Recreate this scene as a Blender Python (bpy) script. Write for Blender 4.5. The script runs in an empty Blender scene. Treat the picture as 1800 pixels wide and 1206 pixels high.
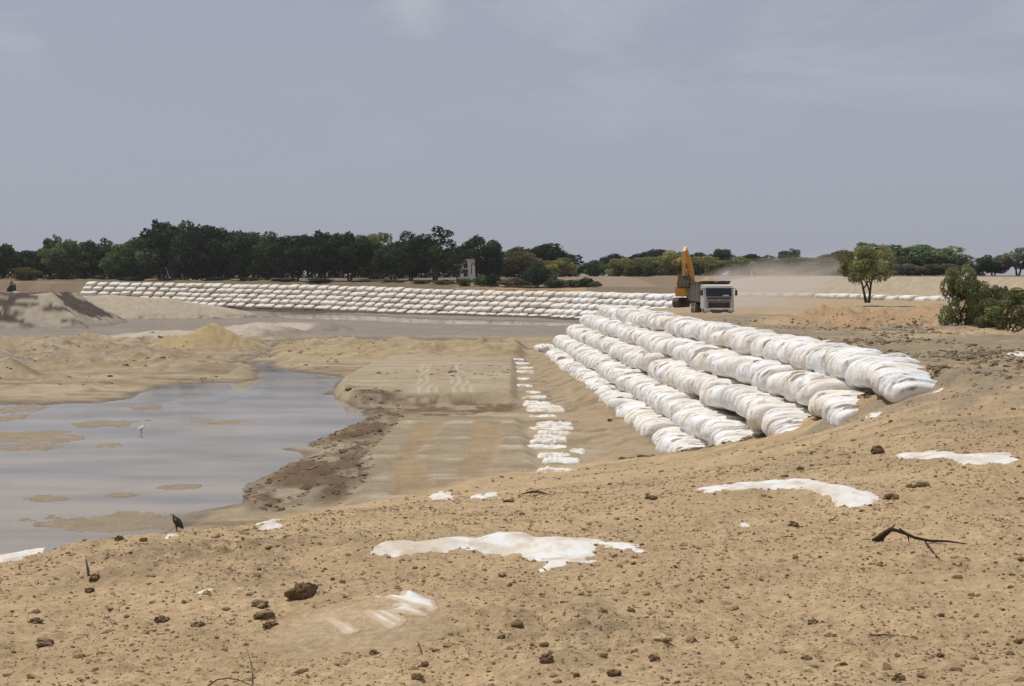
import bpy, math, random
import numpy as np
from mathutils import Vector, Matrix
random.seed(7); rng = np.random.default_rng(7)
SC = bpy.context.scene
COL = SC.collection
# ------------------------------------------------------------------ camera
F = 2500.0; HZ = 483.0; CX = 900.0; CAMZ = 9.0        # focal length in photo pixels, horizon row, centre column
cam_d = bpy.data.cameras.new('camera'); cam = bpy.data.objects.new('camera', cam_d); COL.objects.link(cam)
cam_d.sensor_width = 36.0; cam_d.lens = 36.0 * F / 1800.0
cam_d.shift_y = -(603.0 - HZ) / 1800.0
cam_d.clip_start = 0.1; cam_d.clip_end = 9000.0
cam.location = (0, 0, CAMZ); cam.rotation_euler = (math.radians(90), 0, 0)
SC.camera = cam
SC.view_settings.view_transform = 'Standard'
try: SC.view_settings.look = 'None'
except Exception: pass
SC.view_settings.gamma = 1.0; SC.view_settings.use_curve_mapping = False
SC.view_settings.exposure = 0.0
SC.render.engine = 'CYCLES'
SC.cycles.use_denoising = True
SC.cycles.max_bounces = 6; SC.cycles.diffuse_bounces = 3; SC.cycles.volume_bounces = 1
SC.cycles.transparent_max_bounces = 8
SC.cycles.volume_step_rate = 2.0
# ------------------------------------------------------------------ sky and sun
SUN_EL = math.radians(66); SUN_AZ = math.radians(-62)          # azimuth from +Y towards +X
world = bpy.data.worlds.new('World'); SC.world = world; world.use_nodes = True
nt = world.node_tree; nt.nodes.clear()
def N(t, typ, **kw):
    n = t.nodes.new(typ)
    for k, v in kw.items(): setattr(n, k, v)
    return n
sky = N(nt, 'ShaderNodeTexSky', sky_type='NISHITA', sun_disc=False)
sky.sun_elevation = SUN_EL; sky.sun_rotation = SUN_AZ % (2*math.pi); sky.altitude = 50
sky.air_density = 1.0; sky.dust_density = 2.0; sky.ozone_density = 1.5
tc = N(nt, 'ShaderNodeTexCoord')
mp = N(nt, 'ShaderNodeMapping'); mp.inputs['Scale'].default_value = (3.2, 3.2, 11.0)
nt.links.new(tc.outputs['Generated'], mp.inputs['Vector'])
nz = N(nt, 'ShaderNodeTexNoise'); nz.inputs['Scale'].default_value = 1.5; nz.inputs['Detail'].default_value = 7; nz.inputs['Roughness'].default_value = .58
nz.inputs['Distortion'].default_value = .5
nt.links.new(mp.outputs['Vector'], nz.inputs['Vector'])
cr = N(nt, 'ShaderNodeValToRGB'); cr.color_ramp.elements[0].position = .50; cr.color_ramp.elements[1].position = .78
cr.color_ramp.elements[0].color = (0, 0, 0, 1); cr.color_ramp.elements[1].color = (1, 1, 1, 1)
nt.links.new(nz.outputs['Fac'], cr.inputs['Fac'])
veil = N(nt, 'ShaderNodeMix', data_type='RGBA'); veil.inputs[0].default_value = .88       # thin overcast veil over the clear sky
veil.inputs[7].default_value = (3.62, 3.83, 4.58, 1)
nt.links.new(sky.outputs['Color'], veil.inputs[6])
sx = N(nt, 'ShaderNodeSeparateXYZ'); nt.links.new(tc.outputs['Generated'], sx.inputs[0])
mr = N(nt, 'ShaderNodeMapRange'); mr.inputs[1].default_value = .06; mr.inputs[2].default_value = .20; mr.inputs[3].default_value = 0.0; mr.inputs[4].default_value = .85
nt.links.new(sx.outputs['Z'], mr.inputs[0])
mm = N(nt, 'ShaderNodeMath', operation='MULTIPLY'); nt.links.new(cr.outputs['Color'], mm.inputs[0]); nt.links.new(mr.outputs[0], mm.inputs[1])
cl = N(nt, 'ShaderNodeMix', data_type='RGBA'); cl.inputs[7].default_value = (5.4, 5.55, 5.85, 1)
nt.links.new(mm.outputs[0], cl.inputs[0]); nt.links.new(veil.outputs[2], cl.inputs[6])
bg = N(nt, 'ShaderNodeBackground'); bg.inputs['Strength'].default_value = .10
nt.links.new(cl.outputs[2], bg.inputs['Color'])
wo = N(nt, 'ShaderNodeOutputWorld'); nt.links.new(bg.outputs[0], wo.inputs['Surface'])
sun_d = bpy.data.lights.new('sun', 'SUN'); sun_d.energy = 3.4; sun_d.angle = math.radians(.8); sun_d.color = (1.0, .955, .88)
sun = bpy.data.objects.new('sun', sun_d); COL.objects.link(sun)
sdir = Vector((math.sin(SUN_AZ)*math.cos(SUN_EL), math.cos(SUN_AZ)*math.cos(SUN_EL), math.sin(SUN_EL)))
sun.rotation_euler = (-sdir).to_track_quat('-Z', 'Y').to_euler(); sun.location = (0, 0, 60)

# ------------------------------------------------------------------ helpers
def sst(a, b, x):
    t = np.clip((x - a) / (b - a), 0, 1); return t * t * (3 - 2 * t)
def _h(xi, yi, s):
    h = (xi * 374761393 + yi * 668265263 + s * 2246822519) & 0xffffffff
    h = ((h ^ (h >> 13)) * 1274126177) & 0xffffffff
    h = ((h ^ (h >> 16)) * 2654435761) & 0xffffffff
    return ((h ^ (h >> 15)) & 0xffffff).astype(np.float64) / 16777215.0
def vn(x, y, s=0):
    x = np.asarray(x, float); y = np.asarray(y, float)
    xf = np.floor(x); yf = np.floor(y); fx = x - xf; fy = y - yf
    xi = xf.astype(np.int64); yi = yf.astype(np.int64)
    fx = fx*fx*fx*(fx*(fx*6-15)+10); fy = fy*fy*fy*(fy*(fy*6-15)+10)
    a = _h(xi, yi, s); b = _h(xi+1, yi, s); c = _h(xi, yi+1, s); d = _h(xi+1, yi+1, s)
    return (a + (b-a)*fx + (c-a)*fy + (a-b-c+d)*fx*fy) * 2 - 1
def fbm(x, y, o=3, s=0, g=.5):
    r = 0; a = 1; t = 0; c, sn = .8, .6
    for i in range(o):
        r = r + a * vn(x, y, s + i*17); t += a; a *= g
        x, y = (c*x - sn*y) * 2.03 + 3.7, (sn*x + c*y) * 2.03 - 1.9
    return r / t
def W(px, py, z=0.0):
    y = F * (CAMZ - z) / (py - HZ); return ((px - CX) / F * y, y)
def WD(px, py, d): return ((px - CX) / F * d, d, CAMZ - (py - HZ) / F * d)
def polyW(pts, z=0.0): return np.array([W(a, b, z) for a, b in pts])
def sdf(poly, x, y, closed=True):
    """signed distance, negative inside"""
    d = np.full(x.shape, 1e18); ins = np.zeros(x.shape, bool); n = len(poly)
    for i in range(n if closed else n - 1):
        ax, ay = poly[i]; bx, by = poly[(i+1) % n]
        ex, ey = bx-ax, by-ay; L = ex*ex+ey*ey + 1e-12
        t = np.clip(((x-ax)*ex + (y-ay)*ey) / L, 0, 1)
        d = np.minimum(d, (x-ax-t*ex)**2 + (y-ay-t*ey)**2)
        if closed:
            c = ((ay > y) != (by > y)) & (x < (bx-ax)*(y-ay)/((by-ay) if by != ay else 1e-12) + ax); ins ^= c
    d = np.sqrt(d)
    return np.where(ins, -d, d) if closed else d
def tag(o, label=None, cat=None, group=None, kind=None):
    if label: o['label'] = label
    if cat: o['category'] = cat
    if group: o['group'] = group
    if kind: o['kind'] = kind
    return o
def link(name, me, parent=None, loc=None, rot=None, scl=None):
    o = bpy.data.objects.new(name, me); COL.objects.link(o)
    if parent: o.parent = parent
    if loc is not None: o.location = loc
    if rot is not None: o.rotation_euler = rot
    if scl is not None: o.scale = scl
    return o
def empty(name, loc, rz=0, scl=None):
    o = bpy.data.objects.new(name, None); COL.objects.link(o); o.location = loc; o.rotation_euler = (0, 0, rz); o.empty_display_size = .2
    if scl is not None: o.scale = scl
    return o
def mesh(name, V, Fc, mat=None, smooth=False, col=None):
    me = bpy.data.meshes.new(name)
    if isinstance(Fc, np.ndarray) and Fc.ndim == 2:
        V = np.asarray(V, np.float32); k = Fc.shape[1]
        me.vertices.add(len(V)); me.vertices.foreach_set('co', V.ravel())
        me.loops.add(Fc.size); me.loops.foreach_set('vertex_index', Fc.astype(np.int32).ravel())
        me.polygons.add(len(Fc)); me.polygons.foreach_set('loop_start', np.arange(0, Fc.size, k, dtype=np.int32))
        me.polygons.foreach_set('loop_total', np.full(len(Fc), k, np.int32))
        me.update(calc_edges=True)
    else:
        me.from_pydata([tuple(v) for v in V], [], [tuple(f) for f in Fc]); me.update()
    if col is not None:
        at = me.color_attributes.new('Col', 'FLOAT_COLOR', 'POINT'); at.data.foreach_set('color', np.asarray(col, np.float32).ravel())
    if mat: me.materials.append(mat)
    me.polygons.foreach_set('use_smooth', np.full(len(me.polygons), smooth, bool))
    return me
def grid_faces(nr, nc):
    i = np.arange(nr-1)[:, None] * nc + np.arange(nc-1)[None, :]; i = i.ravel()
    return np.stack([i, i+1, i+nc+1, i+nc], 1)
class MB:
    """collects boxes, tubes and lathes into one mesh"""
    def __init__(s): s.V = []; s.F = []
    def add(s, V, Fc):
        n = len(s.V); s.V += [tuple(v) for v in V]; s.F += [tuple(i+n for i in f) for f in Fc]; return s
    def box(s, c, d, bev=.0, M=None):
        x, y, z = d[0]/2, d[1]/2, d[2]/2; b = min(bev, x*.9, y*.9, z*.9)
        if b <= 0:
            V = [(-x,-y,-z),(x,-y,-z),(x,y,-z),(-x,y,-z),(-x,-y,z),(x,-y,z),(x,y,z),(-x,y,z)]
            Fc = [(0,3,2,1),(4,5,6,7),(0,1,5,4),(1,2,6,5),(2,3,7,6),(3,0,4,7)]
        else:
            def ring(i, zz): return [(-x+i,-y+i-b if False else -y+i,zz),(x-i,-y+i,zz),(x-i,y-i,zz),(-x+i,y-i,zz)]
            V = ring(b,-z)+ring(0,-z+b)+ring(0,z-b)+ring(b,z)
            Fc = [(3,2,1,0),(12,13,14,15)]
            for k in range(3):
                for j in range(4):
                    a = k*4+j; bb = k*4+(j+1)%4; Fc.append((a,bb,bb+4,a+4))
        V = [Vector(v) for v in V]
        if M is not None: V = [M @ v for v in V]
        return s.add([v+Vector(c) for v in V], Fc)
    def hexa(s, P):   # 8 points: bottom 4 ccw, top 4 ccw
        return s.add(P, [(0,3,2,1),(4,5,6,7),(0,1,5,4),(1,2,6,5),(2,3,7,6),(3,0,4,7)])
    def tube(s, pts, rad, n=8):
        pts = [Vector(p) for p in pts]; m = len(pts)
        if not hasattr(rad, '__len__'): rad = [rad]*m
        V = []; up = None
        for i in range(m):
            t = (pts[min(i+1,m-1)]-pts[max(i-1,0)]).normalized()
            if up is None or abs(t.dot(up)) > .98: up = t.orthogonal().normalized()
            a = (up - t*t.dot(up)).normalized(); up = a; b = t.cross(a)
            for k in range(n):
                th = 2*math.pi*k/n; V.append(pts[i] + (a*math.cos(th)+b*math.sin(th))*rad[i])
        Fc = []
        for i in range(m-1):
            for k in range(n):
                a0 = i*n+k; a1 = i*n+(k+1)%n; Fc.append((a0,a1,a1+n,a0+n))
        Fc.append(tuple(range(n-1,-1,-1))); Fc.append(tuple(range((m-1)*n, m*n)))
        return s.add(V, Fc)
    def prism(s, prof, x0, x1):  # (y,z) profile extruded along x, ccw seen from +x
        n = len(prof); V = [(x0,y,z) for y,z in prof]+[(x1,y,z) for y,z in prof]
        Fc = [tuple(range(n-1,-1,-1)), tuple(range(n,2*n))]+[(i,(i+1)%n,(i+1)%n+n,i+n) for i in range(n)]
        return s.add(V, Fc)
    def build(s, name, mat, parent=None, smooth=False, **kw):
        return link(name, mesh(name, s.V, s.F, mat, smooth), parent, **kw)

# ------------------------------------------------------------------ materials
def new_mat(name):
    m = bpy.data.materials.new(name); m.use_nodes = True; t = m.node_tree
    return m, t, t.nodes['Principled BSDF']
def noise_node(t, vec, scale, detail=4, rough=.55):
    n = N(t, 'ShaderNodeTexNoise'); n.inputs['Scale'].default_value = scale; n.inputs['Detail'].default_value = detail; n.inputs['Roughness'].default_value = rough
    t.links.new(vec, n.inputs['Vector']); return n
def ramp(t, fac, p0, p1, c0=(0,0,0,1), c1=(1,1,1,1)):
    r = N(t, 'ShaderNodeValToRGB'); e = r.color_ramp.elements; e[0].position = p0; e[1].position = p1; e[0].color = c0; e[1].color = c1
    t.links.new(fac, r.inputs['Fac']); return r
def mixc(t, fac, a, b, mode='MIX'):
    m = N(t, 'ShaderNodeMix', data_type='RGBA', blend_type=mode)
    for s, v in ((0, fac), (6, a), (7, b)):
        if hasattr(v, 'is_linked') or isinstance(v, bpy.types.NodeSocket): t.links.new(v, m.inputs[s])
        else: m.inputs[s].default_value = v
    return m.outputs[2]
def paint(name, c, rough=.5, metal=0.0, dirt=.25, dcol=(.33,.25,.16,1), scale=6):
    m, t, b = new_mat(name); tcn = N(t, 'ShaderNodeTexCoord')
    n = noise_node(t, tcn.outputs['Object'], scale, 6, .65); r = ramp(t, n.outputs['Fac'], .42, .75, (0,0,0,1), (dirt*2, dirt*2, dirt*2, 1))
    t.links.new(mixc(t, r.outputs['Color'], (*c, 1), dcol), b.inputs['Base Color'])
    b.inputs['Roughness'].default_value = rough; b.inputs['Metallic'].default_value = metal
    return m
def ground_mat():
    m, t, b = new_mat('dirt_ground'); geo = N(t, 'ShaderNodeNewGeometry'); pos = geo.outputs['Position']
    at = N(t, 'ShaderNodeVertexColor', layer_name='Col')
    n1 = noise_node(t, pos, .9, 6, .6); n2 = noise_node(t, pos, 9.0, 6, .7); n3 = noise_node(t, pos, 34, 3, .7)
    c = mixc(t, 1.0, at.outputs['Color'], ramp(t, n1.outputs['Fac'], .25, .75, (.80,.79,.78,1), (1.16,1.15,1.13,1)).outputs['Color'], 'MULTIPLY')
    c = mixc(t, 1.0, c, ramp(t, n2.outputs['Fac'], .28, .62, (.66,.62,.57,1), (1.09,1.09,1.09,1)).outputs['Color'], 'MULTIPLY')
    c = mixc(t, 1.0, c, ramp(t, n3.outputs['Fac'], .22, .6, (.78,.75,.71,1), (1.05,1.05,1.05,1)).outputs['Color'], 'MULTIPLY')
    t.links.new(c, b.inputs['Base Color'])
    rg = N(t, 'ShaderNodeMapRange'); rg.inputs[3].default_value = .95; rg.inputs[4].default_value = .38
    t.links.new(at.outputs['Alpha'], rg.inputs[0]); t.links.new(rg.outputs[0], b.inputs['Roughness'])
    b.inputs['Specular IOR Level'].default_value = .25
    ad = N(t, 'ShaderNodeMath', operation='MULTIPLY_ADD'); ad.inputs[1].default_value = .35
    t.links.new(n3.outputs['Fac'], ad.inputs[0]); t.links.new(n2.outputs['Fac'], ad.inputs[2])
    bp = N(t, 'ShaderNodeBump'); bp.inputs['Strength'].default_value = .75; bp.inputs['Distance'].default_value = .07
    t.links.new(ad.outputs[0], bp.inputs['Height']); t.links.new(bp.outputs[0], b.inputs['Normal'])
    return m
def clod_mat():
    m, t, b = new_mat('clod_dirt'); geo = N(t, 'ShaderNodeNewGeometry')
    at = N(t, 'ShaderNodeVertexColor', layer_name='Col')
    n2 = noise_node(t, geo.outputs['Position'], 22, 5, .7)
    c = mixc(t, 1.0, at.outputs['Color'], ramp(t, n2.outputs['Fac'], .3, .7, (.65,.62,.58,1), (1.2,1.2,1.2,1)).outputs['Color'], 'MULTIPLY')
    t.links.new(c, b.inputs['Base Color']); b.inputs['Roughness'].default_value = .95; b.inputs['Specular IOR Level'].default_value = .2
    bp = N(t, 'ShaderNodeBump'); bp.inputs['Strength'].default_value = .6; bp.inputs['Distance'].default_value = .03
    t.links.new(n2.outputs['Fac'], bp.inputs['Height']); t.links.new(bp.outputs[0], b.inputs['Normal'])
    return m
def solid_dirt(name, c):
    m, t, b = new_mat(name); tcn = N(t, 'ShaderNodeTexCoord')
    n = noise_node(t, tcn.outputs['Object'], 7, 6, .7)
    t.links.new(ramp(t, n.outputs['Fac'], .3, .7, tuple(v*.6 for v in c)+(1,), tuple(v*1.25 for v in c)+(1,)).outputs['Color'], b.inputs['Base Color'])
    b.inputs['Roughness'].default_value = .95; b.inputs['Specular IOR Level'].default_value = .2
    bp = N(t, 'ShaderNodeBump'); bp.inputs['Strength'].default_value = .7; bp.inputs['Distance'].default_value = .04
    t.links.new(n.outputs['Fac'], bp.inputs['Height']); t.links.new(bp.outputs[0], b.inputs['Normal'])
    return m
def bag_mat(name='woven_geotextile', sand=.6, stretch=(2.2, .8, .8), thr=(.56, .66), tint=((.80,.80,.80,1),(.77,.74,.67,1)), edge=False, painted_slits=False):
    m, t, b = new_mat(name); tcn = N(t, 'ShaderNodeTexCoord'); oi = N(t, 'ShaderNodeObjectInfo')
    va = N(t, 'ShaderNodeVectorMath', operation='ADD'); mpp = N(t, 'ShaderNodeMapping'); mpp.inputs['Scale'].default_value = stretch
    ml = N(t, 'ShaderNodeMath', operation='MULTIPLY'); ml.inputs[1].default_value = 173.0
    t.links.new(oi.outputs['Random'], ml.inputs[0]); t.links.new(tcn.outputs['Object'], va.inputs[0]); t.links.new(ml.outputs[0], va.inputs[1])
    t.links.new(va.outputs[0], mpp.inputs['Vector'])
    n = noise_node(t, mpp.outputs['Vector'], 1.0, 5, .6); n2 = noise_node(t, va.outputs[0], 1.1, 5, .6)
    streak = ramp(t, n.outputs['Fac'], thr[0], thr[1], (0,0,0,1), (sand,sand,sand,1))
    wash = ramp(t, n2.outputs['Fac'], .44, .72, (0,0,0,1), (.55,.55,.55,1))
    tint = ramp(t, oi.outputs['Random'], .35, 1, *tint)
    c = mixc(t, wash.outputs['Color'], tint.outputs['Color'], (.66,.55,.40,1))
    geo = N(t, 'ShaderNodeNewGeometry'); sn = N(t, 'ShaderNodeSeparateXYZ'); t.links.new(tcn.outputs['Object'], sn.inputs[0])
    n4 = noise_node(t, va.outputs[0], 2.6, 6, .7)
    spots = ramp(t, n4.outputs['Fac'], .60, .72, (0,0,0,1), (.6,.6,.6,1)); c = mixc(t, spots.outputs['Color'], c, (.50,.38,.25,1))
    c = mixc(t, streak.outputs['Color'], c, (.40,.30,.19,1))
    if painted_slits:  # dark streaks on the bag tops: trapped sand plus slit shade, put into the colour
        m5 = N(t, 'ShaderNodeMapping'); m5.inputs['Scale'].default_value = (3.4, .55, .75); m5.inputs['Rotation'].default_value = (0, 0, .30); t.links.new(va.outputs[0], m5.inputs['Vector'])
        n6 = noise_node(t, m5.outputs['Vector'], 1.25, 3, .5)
        slit_mask = ramp(t, n6.outputs['Fac'], .59, .625); up = N(t, 'ShaderNodeMapRange'); up.inputs[1].default_value = .08; up.inputs[2].default_value = .34; t.links.new(sn.outputs['Z'], up.inputs[0])
        gm = N(t, 'ShaderNodeMath', operation='MULTIPLY'); t.links.new(slit_mask.outputs['Color'], gm.inputs[0]); t.links.new(up.outputs[0], gm.inputs[1])
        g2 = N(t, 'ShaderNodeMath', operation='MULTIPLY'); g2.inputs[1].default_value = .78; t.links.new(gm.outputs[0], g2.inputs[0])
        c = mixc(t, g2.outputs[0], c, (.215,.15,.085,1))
    if edge:
        at = N(t, 'ShaderNodeVertexColor', layer_name='Col'); c = mixc(t, at.outputs['Color'], c, (.44,.325,.195,1))
    t.links.new(c, b.inputs['Base Color']); b.inputs['Roughness'].default_value = .62; b.inputs['Specular IOR Level'].default_value = .3
    n3 = noise_node(t, va.outputs[0], 7, 4, .6)
    bp = N(t, 'ShaderNodeBump'); bp.inputs['Strength'].default_value = .6; bp.inputs['Distance'].default_value = .06
    t.links.new(n3.outputs['Fac'], bp.inputs['Height']); t.links.new(bp.outputs[0], b.inputs['Normal'])
    return m
def water_mat():
    m, t, b = new_mat('murky_water'); geo = N(t, 'ShaderNodeNewGeometry')
    m0 = N(t, 'ShaderNodeMapping'); m0.inputs['Scale'].default_value = (.5, 1.4, 1); t.links.new(geo.outputs['Position'], m0.inputs['Vector']); n0 = noise_node(t, m0.outputs['Vector'], .16, 5, .6)
    t.links.new(ramp(t, n0.outputs['Fac'], .36, .62, (.17,.148,.12,1), (.32,.26,.19,1)).outputs['Color'], b.inputs['Base Color'])
    b.inputs['IOR'].default_value = 1.33
    mpp = N(t, 'ShaderNodeMapping'); mpp.inputs['Scale'].default_value = (1.0, .55, 1); t.links.new(geo.outputs['Position'], mpp.inputs['Vector'])
    nr = noise_node(t, mpp.outputs['Vector'], .16, 4, .6)
    rr = ramp(t, nr.outputs['Fac'], .4, .7, (.04,.04,.04,1), (.20,.20,.20,1)); t.links.new(rr.outputs['Color'], b.inputs['Roughness'])
    n = noise_node(t, mpp.outputs['Vector'], 3.2, 4, .6)
    bp = N(t, 'ShaderNodeBump'); bp.inputs['Distance'].default_value = .02
    rs = ramp(t, nr.outputs['Fac'], .38, .68, (.12,.12,.12,1), (.8,.8,.8,1)); t.links.new(rs.outputs['Color'], bp.inputs['Strength'])
    t.links.new(n.outputs['Fac'], bp.inputs['Height']); t.links.new(bp.outputs[0], b.inputs['Normal'])
    return m
def leaf_mat():
    m, t, b = new_mat('leaves'); at = N(t, 'ShaderNodeVertexColor', layer_name='Col'); oi = N(t, 'ShaderNodeObjectInfo')
    c = mixc(t, 1.0, at.outputs['Color'], oi.outputs['Color'], 'MULTIPLY')
    df = N(t, 'ShaderNodeBsdfDiffuse'); tr = N(t, 'ShaderNodeBsdfTranslucent'); mx = N(t, 'ShaderNodeMixShader'); mx.inputs[0].default_value = .28
    t.links.new(c, df.inputs['Color']); t.links.new(c, tr.inputs['Color']); t.links.new(df.outputs[0], mx.inputs[1]); t.links.new(tr.outputs[0], mx.inputs[2])
    t.links.new(mx.outputs[0], t.nodes['Material Output'].inputs['Surface']); t.nodes.remove(b)
    return m
M_GROUND = ground_mat(); M_CLOD = clod_mat(); M_BAG = bag_mat(painted_slits=True); M_BAGFAR = bag_mat('woven_geotextile_weathered', .55, (1.2,.5,.5), (.55,.72), ((.74,.74,.735,1),(.66,.61,.53,1)))
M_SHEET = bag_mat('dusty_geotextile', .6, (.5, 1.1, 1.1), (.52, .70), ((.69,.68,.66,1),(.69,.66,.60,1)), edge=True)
M_WATER = water_mat(); M_LEAF = leaf_mat()
M_BARK = solid_dirt('bark', (.10,.075,.05)); M_WOOD = solid_dirt('dark_driftwood', (.05,.03,.02))

# ------------------------------------------------------------------ terrain
AX = .048                                             # the embankment axis drifts left by this per metre
ROW_L = [17.0, 15.67, 14.34, 13.0, 11.7]; ROW_Z = [5.8, 4.65, 3.5, 2.35, 1.2]
ROW_U0 = [52.2, 54.2, 57.0, 61.5, 62.0]; ROW_U1 = [143, 150, 153, 152, 150]
fg_px = [
 (900,1206,11),(900,1100,13.5),(900,1000,16.5),(900,950,19),(900,920,22),(900,890,28),(900,870,36),(900,850,46),(900,835,58),(900,822,70),
 (0,1206,11.5),(0,1100,14),(0,1040,17),(0,1000,21),(0,996,23),(0,1012,27),(0,1040,36),
 (-300,1206,11.5),(-300,1060,17),(-300,1030,22),(-300,1050,30),
 (180,1206,11.4),(180,1080,14.6),(180,1000,18.5),(180,955,22),(180,949,24.5),(180,962,30),(180,985,40),
 (330,1206,11.3),(330,1080,14.4),(330,1000,17.6),(330,955,21.5),(330,939,25),(330,946,33),(330,955,44),
 (440,1206,11.3),(440,1000,17.4),(440,950,21),(440,932,24.5),(440,936,33),(440,940,44),
 (550,1206,11.3),(550,1000,17.2),(550,940,21),(550,912,25),(550,908,33),(550,905,45),(550,902,56),
 (700,1206,11.2),(700,1000,16.8),(700,950,20),(700,910,25),(700,890,34),(700,878,45),(700,868,58),
 (1100,1206,11),(1100,1000,16.3),(1100,940,20),(1100,880,27),(1100,850,36),(1100,830,48),(1100,815,60),(1100,808,69),
 (1300,1206,11),(1300,1000,16),(1300,900,21.5),(1300,850,26),(1300,820,40),(1290,806,55),
 (1300,800,62.5),(1340,780,61.5),(1400,768,59.5),(1465,750,57),(1500,738,55.5),(1560,722,54),(1600,706,53),(1655,688,52),(1620,725,57),(1540,750,60),(1440,790,64),(1350,815,67),
 (1500,1206,11),(1500,1000,15.8),(1500,900,20.5),(1500,840,25),(1500,790,31),(1500,760,40),
 (1790,1206,10.5),(1790,1000,15.5),(1790,900,20),(1790,810,26),(1790,740,33),(1790,680,41.5),(1790,640,52),(1790,600,68),
 (1650,760,31),(1690,655,52),(1720,640,55),(2100,1206,10.5),(2100,900,20),(2100,740,33),(2100,640,52),(2100,600,68)]
fgP = np.array([WD(*p) for p in fg_px] + [(x, y, z) for x, y, z in ((13.6,49,4.65),(13.45,52.3,4.62),(13.9,54.2,4.5),(12.2,52,3.55),(12.1,55,3.45),(12.4,57,3.3),(10.5,58.3,2.3),(10.7,60.5,2.2),(9.0,62.5,1.25),(9.2,64.5,1.1),(-3,2,7.2),(0,2,7.2),(3,2,7.2),(-4,6,6.5),(0,6,6.5),(4,6,6.5),(8,6,6.4))])
def _phi(r2): return np.sqrt(r2 + .25)
_n = len(fgP); _A = np.zeros((_n+3, _n+3)); _d = (fgP[:,None,:2]-fgP[None,:,:2])
_A[:_n,:_n] = _phi((_d**2).sum(2)) - .02*np.eye(_n); _A[:_n,_n] = 1; _A[:_n,_n+1:] = fgP[:,:2]; _A[_n,:_n] = 1; _A[_n+1:,:_n] = fgP[:,:2].T
fgW = np.linalg.solve(_A, np.concatenate([fgP[:,2], np.zeros(3)]))
def fg_height(x, y):
    r = fgW[_n] + fgW[_n+1]*x + fgW[_n+2]*y
    for i in range(_n): r += fgW[i]*_phi((x-fgP[i,0])**2 + (y-fgP[i,1])**2)
    return r
POOL1 = polyW([(-700,712),(0,712),(78,712),(118,709),(174,709),(233,701),(264,686),(280,680),(373,674),(413,674),(458,667),(450,652),(438,640),(476,634),(470,644),(482,650),
  (560,658),(600,664),(588,678),(568,693),(604,696),(608,708),(645,722),(655,736),(627,744),(580,764),(549,775),(540,785),(463,788),(549,802),(521,812),(454,840),(425,853),(470,880),(330,902),(250,960),(150,1040),(-100,1120),(-700,1120)])
POOL2 = polyW([(470,545),(600,552.5),(750,561),(867,564),(1040,568),(1040,574),(870,572.5),(767,570),(600,563),(497,560)])
POOL3 = polyW([(470,600),(540,599),(600,593),(660,594),(880,597),(820,602),(650,604),(530,608),(480,612),(440,640),(410,640),(440,610)])
BARS = [(198,745,70,8),(395,742,80,5),(262,718,28,5),(50,768,110,13),(50,788,80,6),(196,783,32,4),(100,877,60,9),(215,870,30,4),(342,699,46,4),(10,736,30,8),(320,857,40,5),(240,916,210,15),(420,905,120,16),(20,720,100,8)]
WALL = [(-700,431,7.6),(-400,415,7.6),(0,395,7.4),(160,375,7.0),(333,370,6.7),(600,345,6.17),(833,318,5.44),(1000,298,5.36),(1193,262,5.33),(1300,248,5.33)]
WALLP = np.array([((p-CX)/F*d, d) for p, d, z in WALL]); WALLZ = np.array([w[2] for w in WALL])
LEVEE = np.array([((p-CX)/F*d, d) for p, d in ((1230,252),(1300,243),(1450,231),(1650,206),(1850,186),(2300,160),(3000,140))])
EBANK = np.array([((p-CX)/F*d, d) for p, d in ((1760,200),(1655,118),(1690,99),(1800,80),(1900,66),(2500,50))])
def pl_eval(P, x, y, vals=None):
    """nearest point on polyline: signed distance (positive to the left of travel) and interpolated value"""
    best = np.full(x.shape, 1e18); sg = np.zeros(x.shape); val = np.zeros(x.shape); arc = np.zeros(x.shape); s0 = 0
    for i in range(len(P)-1):
        ax, ay = P[i]; ex, ey = P[i+1]-P[i]; L = math.hypot(ex, ey)
        t = np.clip(((x-ax)*ex+(y-ay)*ey)/(L*L), 0, 1); dd = (x-ax-t*ex)**2+(y-ay-t*ey)**2; m = dd < best
        best = np.where(m, dd, best); cr_ = ex*(y-ay)-ey*(x-ax); sg = np.where(m, np.sign(cr_), sg)
        if vals is not None: val = np.where(m, vals[i]+t*(vals[i+1]-vals[i]), val)
        s0 += L
    return np.sqrt(best)*sg, val
C = lambda *a: np.array(a)
FAR_PL = polyW([(600,668),(655,640),(700,632),(905,632),(905,700),(640,706),(592,690)], .4)
NEAR_PL = polyW([(704,733),(910,733),(945,830),(800,900),(590,900),(646,838),(636,800),(679,761)], .4)
TRENCH = polyW([(622,706),(700,700),(920,703),(925,716),(800,726),(690,724),(640,720)], .4)
ROUGHB = polyW([(610,690),(700,700),(704,735),(679,765),(640,800),(650,838),(600,885),(420,900),(440,855),(540,800),(575,765),(655,735),(640,715)], .2)
TRK = [polyW([(735,742),(782,742),(730,800),(770,870),(690,872),(700,800)], .4), polyW([(835,742),(880,742),(872,792),(848,840),(805,840),(825,790)], .4)]
TRKF = [polyW([(738,646),(760,646),(752,668),(776,700),(728,700),(738,668)], .4), polyW([(797,646),(812,646),(815,668),(842,698),(797,698),(790,668)], .4)]
FGB = []   # gaussian humps over buried bags: x, y, rx, ry, h
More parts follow.
